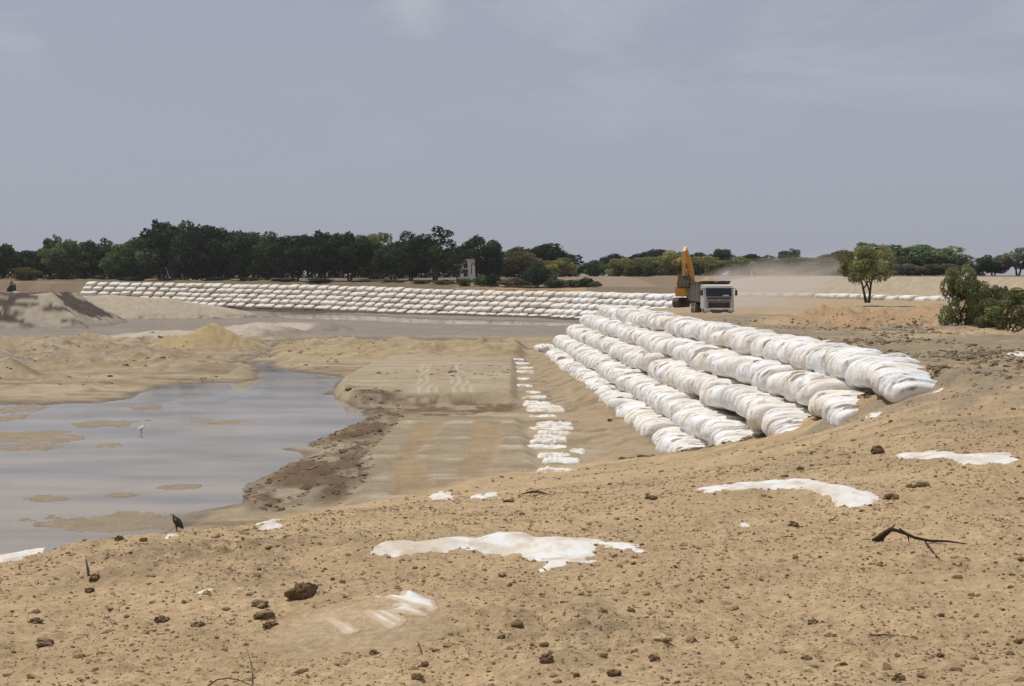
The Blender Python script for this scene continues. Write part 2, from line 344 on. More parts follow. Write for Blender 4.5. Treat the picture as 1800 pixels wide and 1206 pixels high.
def terrain(x, y, colour=False):
    x = np.asarray(x, float); y = np.asarray(y, float); sh = x.shape; x = x.ravel(); y = y.ravel()
    L = x + AX*y
    n1 = fbm(x/7, y/7, 3, 1); n2 = fbm(x/1.6, y/1.6, 3, 5); n3 = fbm(x/.38, y/.38, 3, 9)
    n4 = fbm(x/28, y/28, 2, 21)
    t = x/np.maximum(y, 1)*F + CX
    # ---- riverbed
    sd1 = sdf(POOL1, x, y); sd2 = sdf(POOL2, x, y); sd3 = sdf(POOL3, x, y)
    s1 = sd1 + .5*n2 + .25*n3
    sdw = np.minimum(np.minimum(s1, sd2 + 2.0*n2), sd3 + 1.0*n2)
    z = np.clip(sdw*.11, -.25, .17) + (.05*n1 + .22*np.maximum(0, fbm(x/2.2, y/3.5, 3, 105)))*sst(.5, 5, sdw)
    bar = np.zeros(x.shape)
    for (bx, by, rx, ry) in BARS:
        wx, wy = W(bx, by); ax_ = rx/F*wy; ay_ = ry*wy*wy/(F*9)
        q = np.sqrt(((x-wx)/ax_)**2 + ((y-wy)/ay_)**2) + .75*n2 + .35*n3 + .3*n1
        bar = np.maximum(bar, 1 - sst(.55, 1.25, q))
    z = np.maximum(z, -.25 + .295*bar + .02*n3)
    inner = bar*sst(.6, -.3, sdw)
    # ---- lumps of the river margin
    band = sst(128, 136, y)*sst(205, 185, y)*sst(480, 430, t)*(1 - .75*np.exp(-((t-385)/75)**4))
    z = z + band*(np.maximum(0, fbm(x/4, y/9, 4, 31)+.06)*1.35 + .35*np.abs(n2) + .22*np.maximum(0, n3))
    band2 = sst(138, 150, y)*sst(190, 172, y)*sst(470, 520, t)*sst(930, 900, t)
    z = z + band2*(.45 + 1.3*np.maximum(0, fbm(x/3.2, y/6, 4, 33)) + .22*np.abs(n2) + .12*np.maximum(0, n3))
    z = z + sst(.05, .3, z)*sst(100, 112, y)*sst(215, 200, y)*(.13*np.maximum(0, fbm(x/.9, y/1.2, 2, 107)) + .25*np.maximum(0, fbm(x/2.4, y/5, 3, 109)-.1))
    rb = sdf(ROUGHB, x, y); rbm = sst(.8, -.8, rb)
    z = z + rbm*(.05 + .44*np.maximum(0, fbm(x/1.5, y/2.4, 3, 35)+.05) + .05*n3)
    fp = sdf(FAR_PL, x, y); fpm = sst(.4, -.5, fp); npx = sdf(NEAR_PL, x, y); npm = sst(.4, -.4, npx); tr = sdf(TRENCH, x, y); trm = sst(.5, -.8, tr + .9*n2 + .4*n3)
    z = z*(1-np.maximum(fpm, npm)) + fpm*(.75 + .02*n2) + npm*(1-fpm)*(.42 + .03*n2)
    z = np.where(fpm*npm > .1, z, z) - trm*np.maximum(0, np.minimum(.30*(1 + .8*n2), z-.13))
    stripe = sst(-.15, .35, fbm(y*.75, x*.10, 3, 111))
    tk = np.zeros(x.shape); tf = np.zeros(x.shape)
    for P in TRK: tk = np.maximum(tk, sst(.35, -.2, sdf(P, x, y) + .2*n2))
    for P in TRKF: tf = np.maximum(tf, sst(.15, -.1, sdf(P, x, y)))
    wig = np.sin(x*2*math.pi/.62 + 1.6*np.sin(y*.5) + 1.2*np.sin(y*.17)); tf = tf*sst(.1, .6, wig)
    z = z + npm*(.05*stripe*(1-tk) - .07*tk + .03*tk*stripe + .03*n3) + fpm*(.03*stripe + .03*tf + .03*n3)
    # ---- heaps
    def heap(px, py_b, py_t, rpx, d, back=1.5, sharp=1.0, seed=0):
        cx = (px-CX)/F*d; rx = rpx/F*d; h = CAMZ-(py_t-HZ)/F*d
        ang = np.arctan2(y-d, x-cx); q = np.sqrt(((x-cx)/rx)**2 + ((y-d)/(rx*back))**2)
        q = q*(1 + .10*vn(ang*3.2, q*.6, seed) + .05*vn(ang*9, q*1.2, seed+3))
        return np.maximum(0, 1-q**sharp)*h*(1 + .06*n2)
    pileA = np.maximum(heap(372,612,566,92,172,1.0,.95,41), heap(415,618,590,70,174,1.0,1,43)); pileA = np.maximum(pileA, heap(310,612,588,55,172,1,1,44))
    z = np.maximum(z, z*.3 + pileA + .18*n3*sst(0, .5, pileA))
    hx = ((x - (100-CX)/F*243) + 1.5*n1)                         # flat-topped dark heap on the left
    mesa = np.minimum(np.minimum(5.9 - np.maximum(0, hx)*.72, (y-231)*.75 + .2), 5.9 - np.maximum(0, y-252)*.6) + .30*n2 + .12*n3
    mesa = np.maximum(mesa, -1); z = np.maximum(z, mesa)
    rid = np.interp(t, [60,110,200,300,400,490], [4.4,4.6,4.7,3.9,2.0,-.2]) - np.maximum(0, 290-y)*.42 - np.maximum(0, y-300)*.35 + .35*n1 + .12*n2
    z = np.maximum(z, np.where((t > 30) & (t < 520), rid, -5))
    for hp in ((275,600,581,70,205,1.6,1.3,51),(455,592,567,85,215,1.5,1.5,52),(20,690,625,60,124,1.2,.9,53),(95,680,650,50,120,1.0,1.0,54),(425,660,642,40,124,.8,1.0,55),(190,660,655,40,122,.7,1,56),(-40,640,610,120,140,1.2,1,57),(580,580,566,50,225,1.0,1.2,58),(700,610,588,55,186,.6,1.2,59)):
        hh = heap(*hp); z = np.maximum(z, hh + .12*hh*n3)
    # ---- far bank and plain
    ws, wz = pl_eval(WALLP, x, y, WALLZ)
    behind = sst(0, 90, ws)
    zw = np.where(ws > 0, wz + behind*(8.3-wz) + .25*n4*sst(2, 30, ws), wz - .1 + ws*.86) + .08*n2
    zw = zw + sst(2, 8, ws)*sst(30, 20, ws)*(.8*np.maximum(0, fbm(x/6, y/6, 3, 61)) + .7*np.maximum(0, vn(x/19, y/19, 62)))*np.where(t < 760, 1, .35)
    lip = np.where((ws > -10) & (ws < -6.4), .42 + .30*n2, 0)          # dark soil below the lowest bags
    far_ok = (y > 150) & (x < 60)
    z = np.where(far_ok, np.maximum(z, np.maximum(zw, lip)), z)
    # ---- near embankment
    edge = 17.9 + np.where(y < 165, np.clip((y-152)*.75, 0, 20), 9.75 + .185*(y-165))
    top = 5.62 + .10*n1 + .09*n2 + .05*n3 + .25*sst(90, 112, y)*sst(122, 116, y)*np.exp(-((x-17.5)/7)**2) - .42*sst(125,150,y) - .20*sst(116,120,y)*sst(140,132,y)*np.exp(-((x-17.5)/5)**2)
    zb = np.minimum(top, 5.6 + (L-edge)*.865 + .07*n2 + .06*n3)
    toe = .75*np.exp(-((L-10.4)/1.3)**2)*sst(150, 140, y)*sst(50, 60, y)*(1 + .4*n1) + .22*np.exp(-((L-8.6)/1.2)**2)
    zb = np.maximum(zb, np.where((y < 156) & (y > 40) & (L > 6.5), toe + .04 + .09*n2 + .05*n3, -1))
    emb = sst(28, 44, y)
    isb = (zb > z) & (y > 44) & (y < 300)
    zplat = np.where((y > 44) & (y < 420), zb, -5)
    z = np.maximum(z, zplat)
    plat = (L > edge-.6) & (y > 44) & (y < 300)
    lv, _ = pl_eval(LEVEE, x, y)
    levee = 5.3 + np.clip(lv*.62, 0, 3.35)*sst(27, 45, x - .0*y) + .06*n2 + .15*np.maximum(0, n1)*sst(0, 3, lv)
    lm = (x > 33) & (y > 120)
    ro = sst(88, 100, y)*sst(165, 145, y)*sst(1370, 1440, t)
    z = z + np.where(plat, ro*(1.25*np.maximum(0, fbm(x/2.2, y/5, 4, 71)+.08) + .12*n3 - .28), 0)
    eb, _ = pl_eval(EBANK, x, y)
    ebh = sst(-.2, 2.4, eb + 1.2*n1 + .8*n2)*np.where(x > 18, 1, 0)*sst(190, 150, y)
    gul = np.abs(fbm(x/2.2, y/4.5, 3, 73))
    z = z + ebh*(1.45 + .5*n1 - .5*np.maximum(0, .35-gul)) + np.where(plat, np.exp(-((eb+1.5)/2.0)**2)*.35*np.maximum(0, fbm(x/1.8, y/3, 3, 75)+.3)*sst(18, 22, x), 0)
    z = np.where(lm & (lv > -.5), np.maximum(z, levee), z)
    # ---- foreground spoil ground and ramp
    near = y < 92
    fgm = np.zeros(x.shape)
    if near.any():
        xn, yn = x[near], y[near]
        zf = np.minimum(fg_height(xn, yn), 7.4)
        fade = sst(57, 64, yn)*sst(17.0, 17.8, L[near])
        zf = zf - 6*fade - 5*sst(72, 80, yn)
        big = fbm(xn/2.6, yn/2.6, 3, 81)
        am = sst(3, 9, yn)
        n5 = fbm(xn/.13, yn/.13, 2, 85)*sst(30, 20, yn); zf = zf + am*(.10*big + .05*fbm(xn/1.1, yn/1.1, 2, 87) + .055*n2[near] + .055*np.maximum(-.35, n3[near]) + .028*np.maximum(-.2, n5))
        rough2 = np.exp(-((xn+3.7)/2.2)**2 - ((yn-19.5)/2.4)**2) + np.exp(-((xn-.5)/1.0)**2 - ((yn-13.0)/1.3)**2)*.8
        zf = zf + rough2*.11*(np.abs(fbm(xn/.5, yn/.5, 3, 83))*1.6)
        smooth = np.exp(-((xn+1.45)/.75)**4 - ((yn-13.35)/.8)**4)
        zf = zf - smooth*am*(.5*.055*n2[near] + .9*(.055*np.maximum(-.35, n3[near]) + .028*np.maximum(-.2, n5)))
        for (bx, by, rx, ry, h) in FGB: zf = zf + h*np.exp(-((xn-bx)/rx)**2 - ((yn-by)/ry)**2)
        zn = z[near]; take = zf > zn
        z[near] = np.maximum(zf, zn); fgm[near] = sst(-.12, .12, zf-zn)
    if not colour: return z.reshape(sh)
    # ---- surface colours (albedo) by what the ground is made of; alpha = wetness
    dry = C(.488,.362,.218); grey = C(.245,.218,.185); wetb = C(.150,.098,.056); ochre = C(.36,.278,.170); pale = C(.46,.405,.325)
    platc = C(.365,.300,.205); crust = C(.265,.218,.152); orange = C(.43,.295,.175); brown = C(.215,.160,.110); leveec = C(.41,.345,.255); mudc = C(.235,.175,.11)
    c = np.tile(ochre, (len(x), 1)).astype(float)
    def put(m, cc):
        nonlocal c
        m = np.clip(m, 0, 1)[:, None]; c = c*(1-m) + np.asarray(cc)*m
    stk = fbm(x/9, y/2.6, 4, 101); stk2 = fbm(x/3.5, y/1.3, 3, 103)
    c = C(.345,.275,.185) + 0*c
    put(sst(.0, .45, stk)*.8, C(.43,.36,.25)); put(sst(.05, .40, -stk)*.9, C(.235,.178,.115)); put(sst(.15, .5, stk2)*.45, C(.40,.33,.22)); put(sst(.12, .5, -stk2)*.65, C(.18,.135,.09))
    put(sst(190, 215, y), grey); put(sst(200,220,y)*sst(.05,.5,stk)*.5, C(.30,.26,.215)); put(sst(200,220,y)*sst(.1,.5,-stk2)*.5, C(.19,.165,.14))
    put(band, C(.34,.26,.16)); put(band*sst(-.1, .5, n1), ochre*1.02); put(band*sst(0,.5,fbm(x/9, y/3, 3, 34))*.8, grey*1.1); put(band*sst(.15,.6,n2)*.7, pale*.9); put(band*sst(-.1,-.5,n2)*.6, brown)
    put(band2, ochre*1.04); put(band2*sst(0,.45,stk2)*.6, C(.45,.37,.24)); put(band2*sst(0.05,.5,-stk)*.6, C(.27,.20,.12))
    for (px_, py_, rx, ry) in ((275,592,75,10),(460,580,85,13)):
        wx, wy = W(px_, py_); q = ((x-wx)/(rx/F*wy))**2 + ((y-wy)/(ry*wy*wy/(F*9)))**2; put(sst(1.3, .6, q + .4*n2), pale)
    put(sst(.05, .5, pileA), C(.41,.315,.175))
    put(fpm, platc*1.05); put(npm, platc); put(npm*stripe*sst(-.2,.4,n2)*.9*(1-tk), pale); put(fpm*stripe*.4, pale); put(npm*(1-stripe)*.55*(1-tk), C(.25,.205,.14)); put(fpm*(1-stripe)*sst(-.2,.4,n2)*.4, C(.29,.235,.16))
    put(tk*npm, C(.355,.268,.165)); put(tk*npm*sst(-.1,.4,n2)*.5, C(.29,.215,.13)); put(tf*.75, pale*1.05); put(trm*sst(-.5, .1, n2 + .5*n3), wetb*1.1)
    put(rbm, platc*.9); put(rbm*sst(-.25, .15, fbm(x/1.5, y/2.4, 3, 35)), wetb*.95)
    put(rbm*sst(.1, .5, n2)*.5, pale*.8)
    rm = (t > 30) & (t < 520) & (z <= rid + .02) & (z > .3) & (y > 262); put(rm*1.0, C(.42,.365,.285))
    put(rm*sst(1.2,.5,z)*sst(-.1,.2,n2)*.8, brown*.7)
    mm_ = (z <= mesa + .01) & (mesa > .25); put(mm_*1.0, C(.40,.355,.28))
    put(mm_*sst(.02, .22, fbm(x/4.5 + z*.8, y/3.0 + z*.5, 4, 91) + .33*np.exp(-((z-3.4)/1.3)**2) - .05 - .25*sst(-1.5, 1.5, hx)*sst(2.2, .8, z)), C(.085,.066,.052))
    put(mm_*sst(.9, .2, z), grey*.9)
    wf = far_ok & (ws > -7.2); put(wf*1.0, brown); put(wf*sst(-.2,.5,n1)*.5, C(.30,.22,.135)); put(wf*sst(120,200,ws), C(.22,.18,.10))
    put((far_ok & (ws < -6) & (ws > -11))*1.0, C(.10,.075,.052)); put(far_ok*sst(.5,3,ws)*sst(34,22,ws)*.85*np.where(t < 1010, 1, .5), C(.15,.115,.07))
    put((far_ok & (ws > 6) & (ws < 45) & (t > 800) & (t < 1030))*sst(-.2, .4, n1 + .4*n2)*.8, C(.42,.27,.14))
    put((far_ok & (ws > 30) & (t > 880))*1.0, C(.27,.205,.15))
    pl = plat*1.0
    slope = isb & ~plat
    put(slope*1.0, C(.37,.285,.185)); put(slope*sst(8.6,7.8,L)*.5, platc)
    put(slope*sst(.0,.5,fbm(x/1.2,y/1.2,3,93))*.75*sst(12,11,L), mudc)
    put(pl, dry*.92); put(pl*sst(-.35, .15, n1 + .5*n2 - .015*(x-18))*sst(130,100,y)*.95, crust); put(pl*sst(.2,.7,n2)*.45*sst(130,100,y), C(.38,.345,.28))
    put(pl*ro, orange*.93); put(pl*sst(120,150,y)*(1-ro), C(.40,.31,.20)); put(ebh, orange*.92); put(ebh*sst(.05,.5,n1+.3*n2)*.5, C(.30,.20,.11))
    put(ro*pl*sst(.1,.6,n2)*.5, C(.34,.255,.16))
    lvm = (lm & (lv > -.5))*1.0; put(lvm, leveec); put(lvm*sst(.1,.5,fbm(x/2.5+y/5, y/2.5, 3, 95))*.3, C(.33,.26,.18)); put(lvm*sst(8, 14, lv), brown)
    put(fgm, dry)
    put(fgm*sst(-.2,.35, fbm(x/1.5, y/1.5, 4, 97))*.40, dry*.84); put(fgm*sst(.0,.5, fbm(x/4+7, y/4, 3, 99))*.4, C(.385,.28,.165))
    put(fgm*sst(.1,.6, fbm(x/.7, y/.7, 3, 98))*.35, C(.43,.335,.22))
    put(fgm*sst(24, 40, y)*sst(.0, 6, x)*sst(-.4,.2,n1+.4*n2)*.75, crust*1.08)
    if near.any():
        q = np.zeros(x.shape); q[near] = rough2; put(fgm*q*sst(-.1,.3,n3)*.85, C(.27,.205,.13)); q[near] = smooth; put(fgm*q*.8, C(.46,.355,.24))
        put(fgm*sst(26,40,y)*sst(8,12,L)*sst(-.2,.3,n2)*.55, crust)
    wet = sst(.16, .02, z + .02*n2)*(1-fgm)*(1-np.clip(isb*1.0, 0, 1))
    put(inner*.8, C(.40,.31,.20)); c = c*(1-.50*wet[:, None]*(1-.45*np.clip(inner, 0, 1))[:, None])
    a = np.maximum(wet*.75, rbm*.25)
    return z.reshape(sh), np.concatenate([c, a[:, None]], 1)
def hits(px, py):
    """first terrain crossing of the sight line through photo pixel (px, py)"""
    ys = np.exp(np.linspace(math.log(7), math.log(500), 2600)); xs = (px-CX)/F*ys; zr = CAMZ-(py-HZ)/F*ys
    k = np.argmax(terrain(xs, ys) >= zr); return xs[k], ys[k]
# humps over the buried bags of the foreground
for (a, b, rx, ry, h) in ((880,975,1.7,.9,.16),(1380,875,1.6,1.0,.18),(1700,812,1.6,1.2,.12),(680,1085,.9,.9,.16)):
    hx_, hy_ = hits(a, b); FGB.append((hx_, hy_, rx, ry, h))

tcore = np.linspace(-.42, .42, 760); tl = -np.geomspace(.423, 1.1, 16)[::-1]; TT = np.concatenate([tl, tcore, -tl[::-1]])
ys = [2.0]
while ys[-1] < 2200:
    y0 = ys[-1]; Z = np.interp(y0, [2, 11, 20, 40, 60], [1.8, 3.3, 3.8, 6, 9])
    dy = max(.03, min(y0*y0/(1400*Z)*1.05, .85))
    if y0 < 8: dy = .25
    if y0 > 330: dy = .9 if y0 < 400 else (y0-380)*.12 + .9
    ys.append(y0 + dy)
YS = np.array(ys)
gy, gt = np.meshgrid(YS, TT, indexing='ij'); gx = gt*gy
gz = np.empty_like(gx); gc = np.empty((gx.size, 4)); nc = gx.shape[1]
for i in range(0, gx.shape[0], 120):
    zz, cc = terrain(gx[i:i+120], gy[i:i+120], True); gz[i:i+120] = zz; gc[i*nc:(i+zz.shape[0])*nc] = cc
print('terrain', gx.shape)
tag(link('ground', mesh('ground', np.stack([gx.ravel(), gy.ravel(), gz.ravel()], 1), grid_faces(*gx.shape), M_GROUND, True, gc)), 'bare sandy riverbed, embankment and plain', kind='structure')
# river water: one level sheet at height 0
wx0 = [(-400, 20), (60, 20), (60, 420), (-400, 420)]
wv = np.array([[x, y, 0.013] for y in np.linspace(20, 420, 9) for x in np.linspace(-400, 60, 9)])
tag(link('river_water', mesh('river_water', wv, grid_faces(9, 9), M_WATER, True)), 'shallow grey brown river water', kind='structure')
def gz_at(x, y): return float(terrain(np.array([x]), np.array([y]))[0])

# ------------------------------------------------------------------ sandbags
def bag_mesh(seed, nu=56, nv=32, a=1.24, b=1.3, h=.66, wr=1.0, mat=None, pw=4.5, kmin=.44):
    r = np.random.default_rng(seed); o = r.uniform(0, 90, 6)
    s = np.linspace(-1, 1, nu); s = np.sign(s)*np.abs(s)**.8
    th = np.linspace(0, 2*math.pi, nv, endpoint=False)
    S, T = np.meshgrid(s, th, indexing='ij')
    e = 2/2.7; cs, sn = np.cos(T), np.sin(T)
    yy = np.sign(cs)*np.abs(cs)**e; zz = np.sign(sn)*np.abs(sn)**e
    k = (1-np.abs(S)**pw)**.42*(1-kmin) + kmin
    lump = .10*fbm(S*1.3+o[0], np.cos(T)*1.2+np.sin(T)*.7+o[1], 2, seed)
    fold = wr*(.085*fbm(S*4.2+o[2]+.6*np.sin(T+o[3]), np.sin(T+o[4])*.8+o[5], 3, seed+5) - .20*np.maximum(0, vn(S*5+o[4]+.35*np.sin(T+o[1]), np.cos(T)*.8+o[2], seed+9)-.30))
    k = k*(1 + lump + fold)
    ncr = int(r.integers(5, 9)); 
    for q in range(ncr):
        s0 = r.uniform(-.8, .8); sl = r.uniform(-.16, .05); t0 = r.uniform(.5, 2.2); tw = r.uniform(.5, 1.1); wdt = r.uniform(.022, .05); dp = r.uniform(.08, .24)*min(1, wr)
        dd = S - s0 - sl*np.cos(T) - .03*np.sin(3*T+o[q % 6])
        ang = np.exp(-((np.arctan2(np.sin(T-t0), np.cos(T-t0)))/tw)**2)
        k = k*(1 - dp*ang*np.exp(-(dd/wdt)**2) + .45*dp*ang*np.exp(-((dd-.10)/.07)**2))
    slant = .14*np.cos(T)
    X = S*a + slant*(1-S*S); Y = yy*k*b; Z = np.where(zz < 0, zz*.8, zz)*k*h
    V = np.stack([X.ravel(), Y.ravel(), Z.ravel()], 1)
    Fc = []
    for i in range(nu-1):
        for j in range(nv): Fc.append((i*nv+j, (i+1)*nv+j, (i+1)*nv+(j+1)%nv, i*nv+(j+1)%nv))
    Fc.append(tuple(range(nv))); Fc.append(tuple((nu-1)*nv+j for j in range(nv-1, -1, -1)))
    return mesh('sandbag', V, Fc, mat or M_BAG, True)
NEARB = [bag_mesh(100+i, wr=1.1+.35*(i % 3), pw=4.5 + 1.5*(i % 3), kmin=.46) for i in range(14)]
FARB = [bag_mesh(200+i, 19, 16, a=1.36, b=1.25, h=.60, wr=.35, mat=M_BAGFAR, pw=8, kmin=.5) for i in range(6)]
ORD = 'first second third fourth fifth sixth seventh eighth ninth tenth eleventh twelfth thirteenth fourteenth fifteenth sixteenth seventeenth eighteenth nineteenth twentieth'.split(); ORD += ['twenty-'+w for w in ORD[:9]] + ['thirtieth'] + ['thirty-'+w for w in ORD[:9]]
ROWN = ['top row','second row from top','middle row','fourth row from top','bottom row']
nbag = 0
PITCH = 2.12
yaw = math.atan2(1, -AX)
for i in range(5):
    us = np.arange(ROW_U0[i]-.75, ROW_U1[i], PITCH)
    for k, u in enumerate(us):
        u = u + random.uniform(-.22, .22)
        lat = ROW_L[i] + .05 + random.uniform(-.20, .20); zc = ROW_Z[i] - .58 + random.uniform(-.10, .10) - (.40 if k == 0 else .12 if k == 1 else 0)
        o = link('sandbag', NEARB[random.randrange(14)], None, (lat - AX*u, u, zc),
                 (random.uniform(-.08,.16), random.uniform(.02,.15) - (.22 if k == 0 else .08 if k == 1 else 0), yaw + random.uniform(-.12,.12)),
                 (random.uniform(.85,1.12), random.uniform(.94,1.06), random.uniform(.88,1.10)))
        far_i = len(us)-1-k
        lb = f'white sandbag, {ORD[k]} from near end, {ROWN[i]}, near embankment' if k < 18 else f'white sandbag, {ORD[far_i]} from far end, {ROWN[i]}, near embankment'
        tag(o, lb, 'sandbag', 'sandbags stacked in five rows on the near embankment'); nbag += 1
# loose bag at the far foot of the slope
x_, y_ = W(958, 619, .2)
tag(link('sandbag', NEARB[3], None, (x_, y_+1, .45), (0, 0, .2), (.95,1,.9)), 'lone white sandbag lying off the far end of the bottom row', 'sandbag', 'sandbags stacked in five rows on the near embankment')
# far bag wall: five rows stepping down from the top polyline
seg = WALLP[3:]; segz = WALLZ[3:]
sl = np.hypot(*(seg[1:]-seg[:-1]).T); cum = np.concatenate([[0], np.cumsum(sl)]); far_items = []
for i in range(5):
    for s in np.arange(.5 - .75*i, cum[-1]-1.5, 3.1):
        ss = s + random.uniform(-.22, .22)
        px_ = np.interp(ss, cum, seg[:,0]); py_ = np.interp(ss, cum, seg[:,1]); zt = np.interp(ss, cum, segz)
        k = min(np.searchsorted(cum, max(ss, .01))-1, len(sl)-1); dx, dy = (seg[k+1]-seg[k])/sl[k]
        nx, ny = dy, -dx                                          # towards the river
        X = px_ + nx*(1.33*i + .15); Y = py_ + ny*(1.33*i + .15); Zc = zt - 1.15*i - .55
        if ss < -1.5*i: continue
        if gz_at(X + nx*1.2, Y + ny*1.2) > Zc + .45: continue     # wholly buried
        far_items.append((Y, X, Zc, math.atan2(dy, dx), i))
# sight-line check keeps what the photo shows; the largest (nearest) ones stay individuals
far_items.sort()
budget = max(0, 292 - nbag)
SV, SF = [], []; off = 0
base_v = [np.array([v.co[:] for v in m.vertices]) for m in FARB]; base_f = [[tuple(p.vertices) for p in m.polygons] for m in FARB]
rowc = [0]*5
for q, (Y, X, Zc, an, i) in enumerate(far_items):
    vi = random.randrange(6); sc_ = (random.uniform(.86,1.04), 1, random.uniform(.85,1.08)); Zc += random.uniform(-.08, .08); an += random.uniform(-.03,.03)
    if q < budget:
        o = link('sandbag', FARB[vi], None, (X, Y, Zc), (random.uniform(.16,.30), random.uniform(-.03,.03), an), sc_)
        tag(o, f'pale weathered sandbag, {ORD[rowc[i]]} from right end, {ROWN[i]}, far wall', 'sandbag', 'sandbags of the far wall'); rowc[i] += 1
    else:
        v = base_v[vi]*np.array(sc_); tl_ = random.uniform(.16,.30); ct, st_ = math.cos(tl_), math.sin(tl_); v = np.stack([v[:,0], v[:,1]*ct - v[:,2]*st_, v[:,1]*st_ + v[:,2]*ct], 1); c_, s_ = math.cos(an), math.sin(an)
        SV.append(np.stack([v[:,0]*c_-v[:,1]*s_+X, v[:,0]*s_+v[:,1]*c_+Y, v[:,2]+Zc], 1)); SF += [tuple(a+off for a in f) for f in base_f[vi]]; off += len(v)
if SV:
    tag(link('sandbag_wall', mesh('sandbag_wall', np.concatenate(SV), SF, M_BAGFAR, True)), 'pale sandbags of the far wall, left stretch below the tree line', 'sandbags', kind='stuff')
print('near bags', nbag, 'far', len(far_items))
# single row at the foot of the right-hand levee
ll = np.hypot(*(LEVEE[1:]-LEVEE[:-1]).T); lc = np.concatenate([[0], np.cumsum(ll)])
s = 3.0; k = 0
while s < 88:
    X = np.interp(s, lc, LEVEE[:,0]); Y = np.interp(s, lc, LEVEE[:,1]); j = min(np.searchsorted(lc, s)-1, len(ll)-1); dx, dy = (LEVEE[j+1]-LEVEE[j])/ll[j]
    g = 5.3; bury = .35 if s < 45 else .35 + .3*random.random()
    o = link('sandbag', FARB[random.randrange(6)], None, (X, Y, g + .5 - bury), (0, random.uniform(-.05,.05), math.atan2(dy, dx) + random.uniform(-.1,.1)), (random.uniform(.8,1), .9, random.uniform(.8,1.0)))
    tag(o, f'half buried white sandbag, {ORD[k]} from the left in the row below the levee', 'sandbag', 'sandbags along the foot of the right levee'); k += 1; s += random.uniform(2.8, 3.3)
# half-buried bags of the toe strip on the riverbed
TOE = [(905,634,34),(918,641.5,44),(916,649.5,46),(918,657,46),(917,668,54),(922,681,32),(938,692,30),(940,702,46),(932,709,36),(945,715,52),(958,720,66),(960,726,70),(950,734,60),(975,749,66),(970,756,84),(975,765,62),(968,773,62),(965,780,68),(958,790,84),(1017,799,30),(975,804,62),(988,815,68),(983,830,78)]
TOEB = [bag_mesh(300+i, 30, 22, a=1.0, b=1.0, h=.5, wr=1.0, pw=5, mat=bag_mat('sandy_geotextile', .8, (1.0,1.6,1.6), (.47,.60), ((.72,.71,.69,1),(.70,.65,.55,1))) if i == 0 else None) for i in range(5)]
for m in TOEB[1:]: m.materials.clear(); m.materials.append(TOEB[0].materials[0])
for k, (a, b, w_) in enumerate(TOE):
    X, Y = hits(a, b); hw = w_/F*Y/2
    o = link('sandbag', TOEB[k % 5], None, (X, Y + .9, gz_at(X, Y+.9) - .23 + random.uniform(-.06, .06)), (random.uniform(-.05,.05), random.uniform(-.06,.06), random.uniform(-.06,.06)), (hw, random.uniform(.72,1.0), random.uniform(.62,.85)))
    kk = len(TOE)-1-k
    lb = f'half buried sandbag, {ORD[kk]} from the near end of the riverbed strip' if kk < 12 else f'half buried sandbag, {ORD[k]} from the far end of the riverbed strip'
    tag(o, lb, 'sandbag', 'half buried sandbags in a strip on the riverbed')

# ------------------------------------------------------------------ partly buried bags of the foreground: bodies that break through the ground
def buried(name, label, polys, lift=.034, res=.045, bias=.016, group='partly buried bags in the foreground dirt'):
    Ps = [np.array([hits(a, b) for a, b in p]) for p in polys]; A = np.concatenate(Ps)
    x0, y0 = A.min(0)-.25; x1, y1 = A.max(0)+.25
    nx = int(min(140, max(8, (x1-x0)/res))); ny = int(min(150, max(8, (y1-y0)/res)))
    X, Y = np.meshgrid(np.linspace(x0, x1, nx), np.linspace(y0, y1, ny), indexing='ij')
    sd = np.min([sdf(P, X, Y) for P in Ps], 0) + (.05*fbm(X/.35, Y/.35, 3, 7) + .03*vn(X/.09, Y/.09, 8))*min(1, res/.045)**2
    tz = terrain(X, Y); m = sst(.05, -.05, sd)
    sm = tz.copy()
    for _ in range(5): sm[1:-1,1:-1] = (sm[:-2,1:-1]+sm[2:,1:-1]+sm[1:-1,:-2]+sm[1:-1,2:]+sm[1:-1,1:-1]*2)/6
    ed = sst(.04, -.22*min(1, res/.045), sd)
    Zt = np.where(sd < .06, sm + lift*(.1 + .9*ed) - bias*(1-ed) + .014*fbm(X/.7+Y, Y/.11, 3, 17)*ed + .012*fbm(X/.25, Y/.25, 2, 19)*(1-ed), tz - .16)
    n = nx*ny; V = np.concatenate([np.stack([X.ravel(), Y.ravel(), Zt.ravel()], 1), np.stack([X.ravel(), Y.ravel(), (tz-.55).ravel()], 1)])
    q = grid_faces(nx, ny); top = q[:, ::-1]; bot = q + n
    rim = [i*ny for i in range(nx)] + [(nx-1)*ny+j for j in range(1, ny)] + [i*ny+ny-1 for i in range(nx-2, -1, -1)] + [j for j in range(ny-2, 0, -1)]
    rimq = np.array([(rim[i], rim[(i+1) % len(rim)], rim[(i+1) % len(rim)]+n, rim[i]+n) for i in range(len(rim))])
    ew = min(1, .16*len(X)/60); sand = np.clip(sst(-.16*ew, .02*ew, sd + .10*ew*fbm(X/.25, Y/.5, 3, 11))*.75 + (.5*sst(.08, .45, fbm(X/.6, Y/.8, 4, 13)) + .3*sst(.1,.4,fbm(X/.12, Y/.3, 3, 15)))*(1 if bias > 0 else .25), 0, 1)
    cc = np.repeat(np.concatenate([sand.ravel(), np.ones(n)])[:, None], 4, 1); cc[:, 3] = 1
    o_ = V.mean(0); o = link(name, mesh(name, V-o_, np.concatenate([top, bot, rimq]), M_SHEET, True, cc), None, o_)
    return tag(o, label, 'sandbag', group)
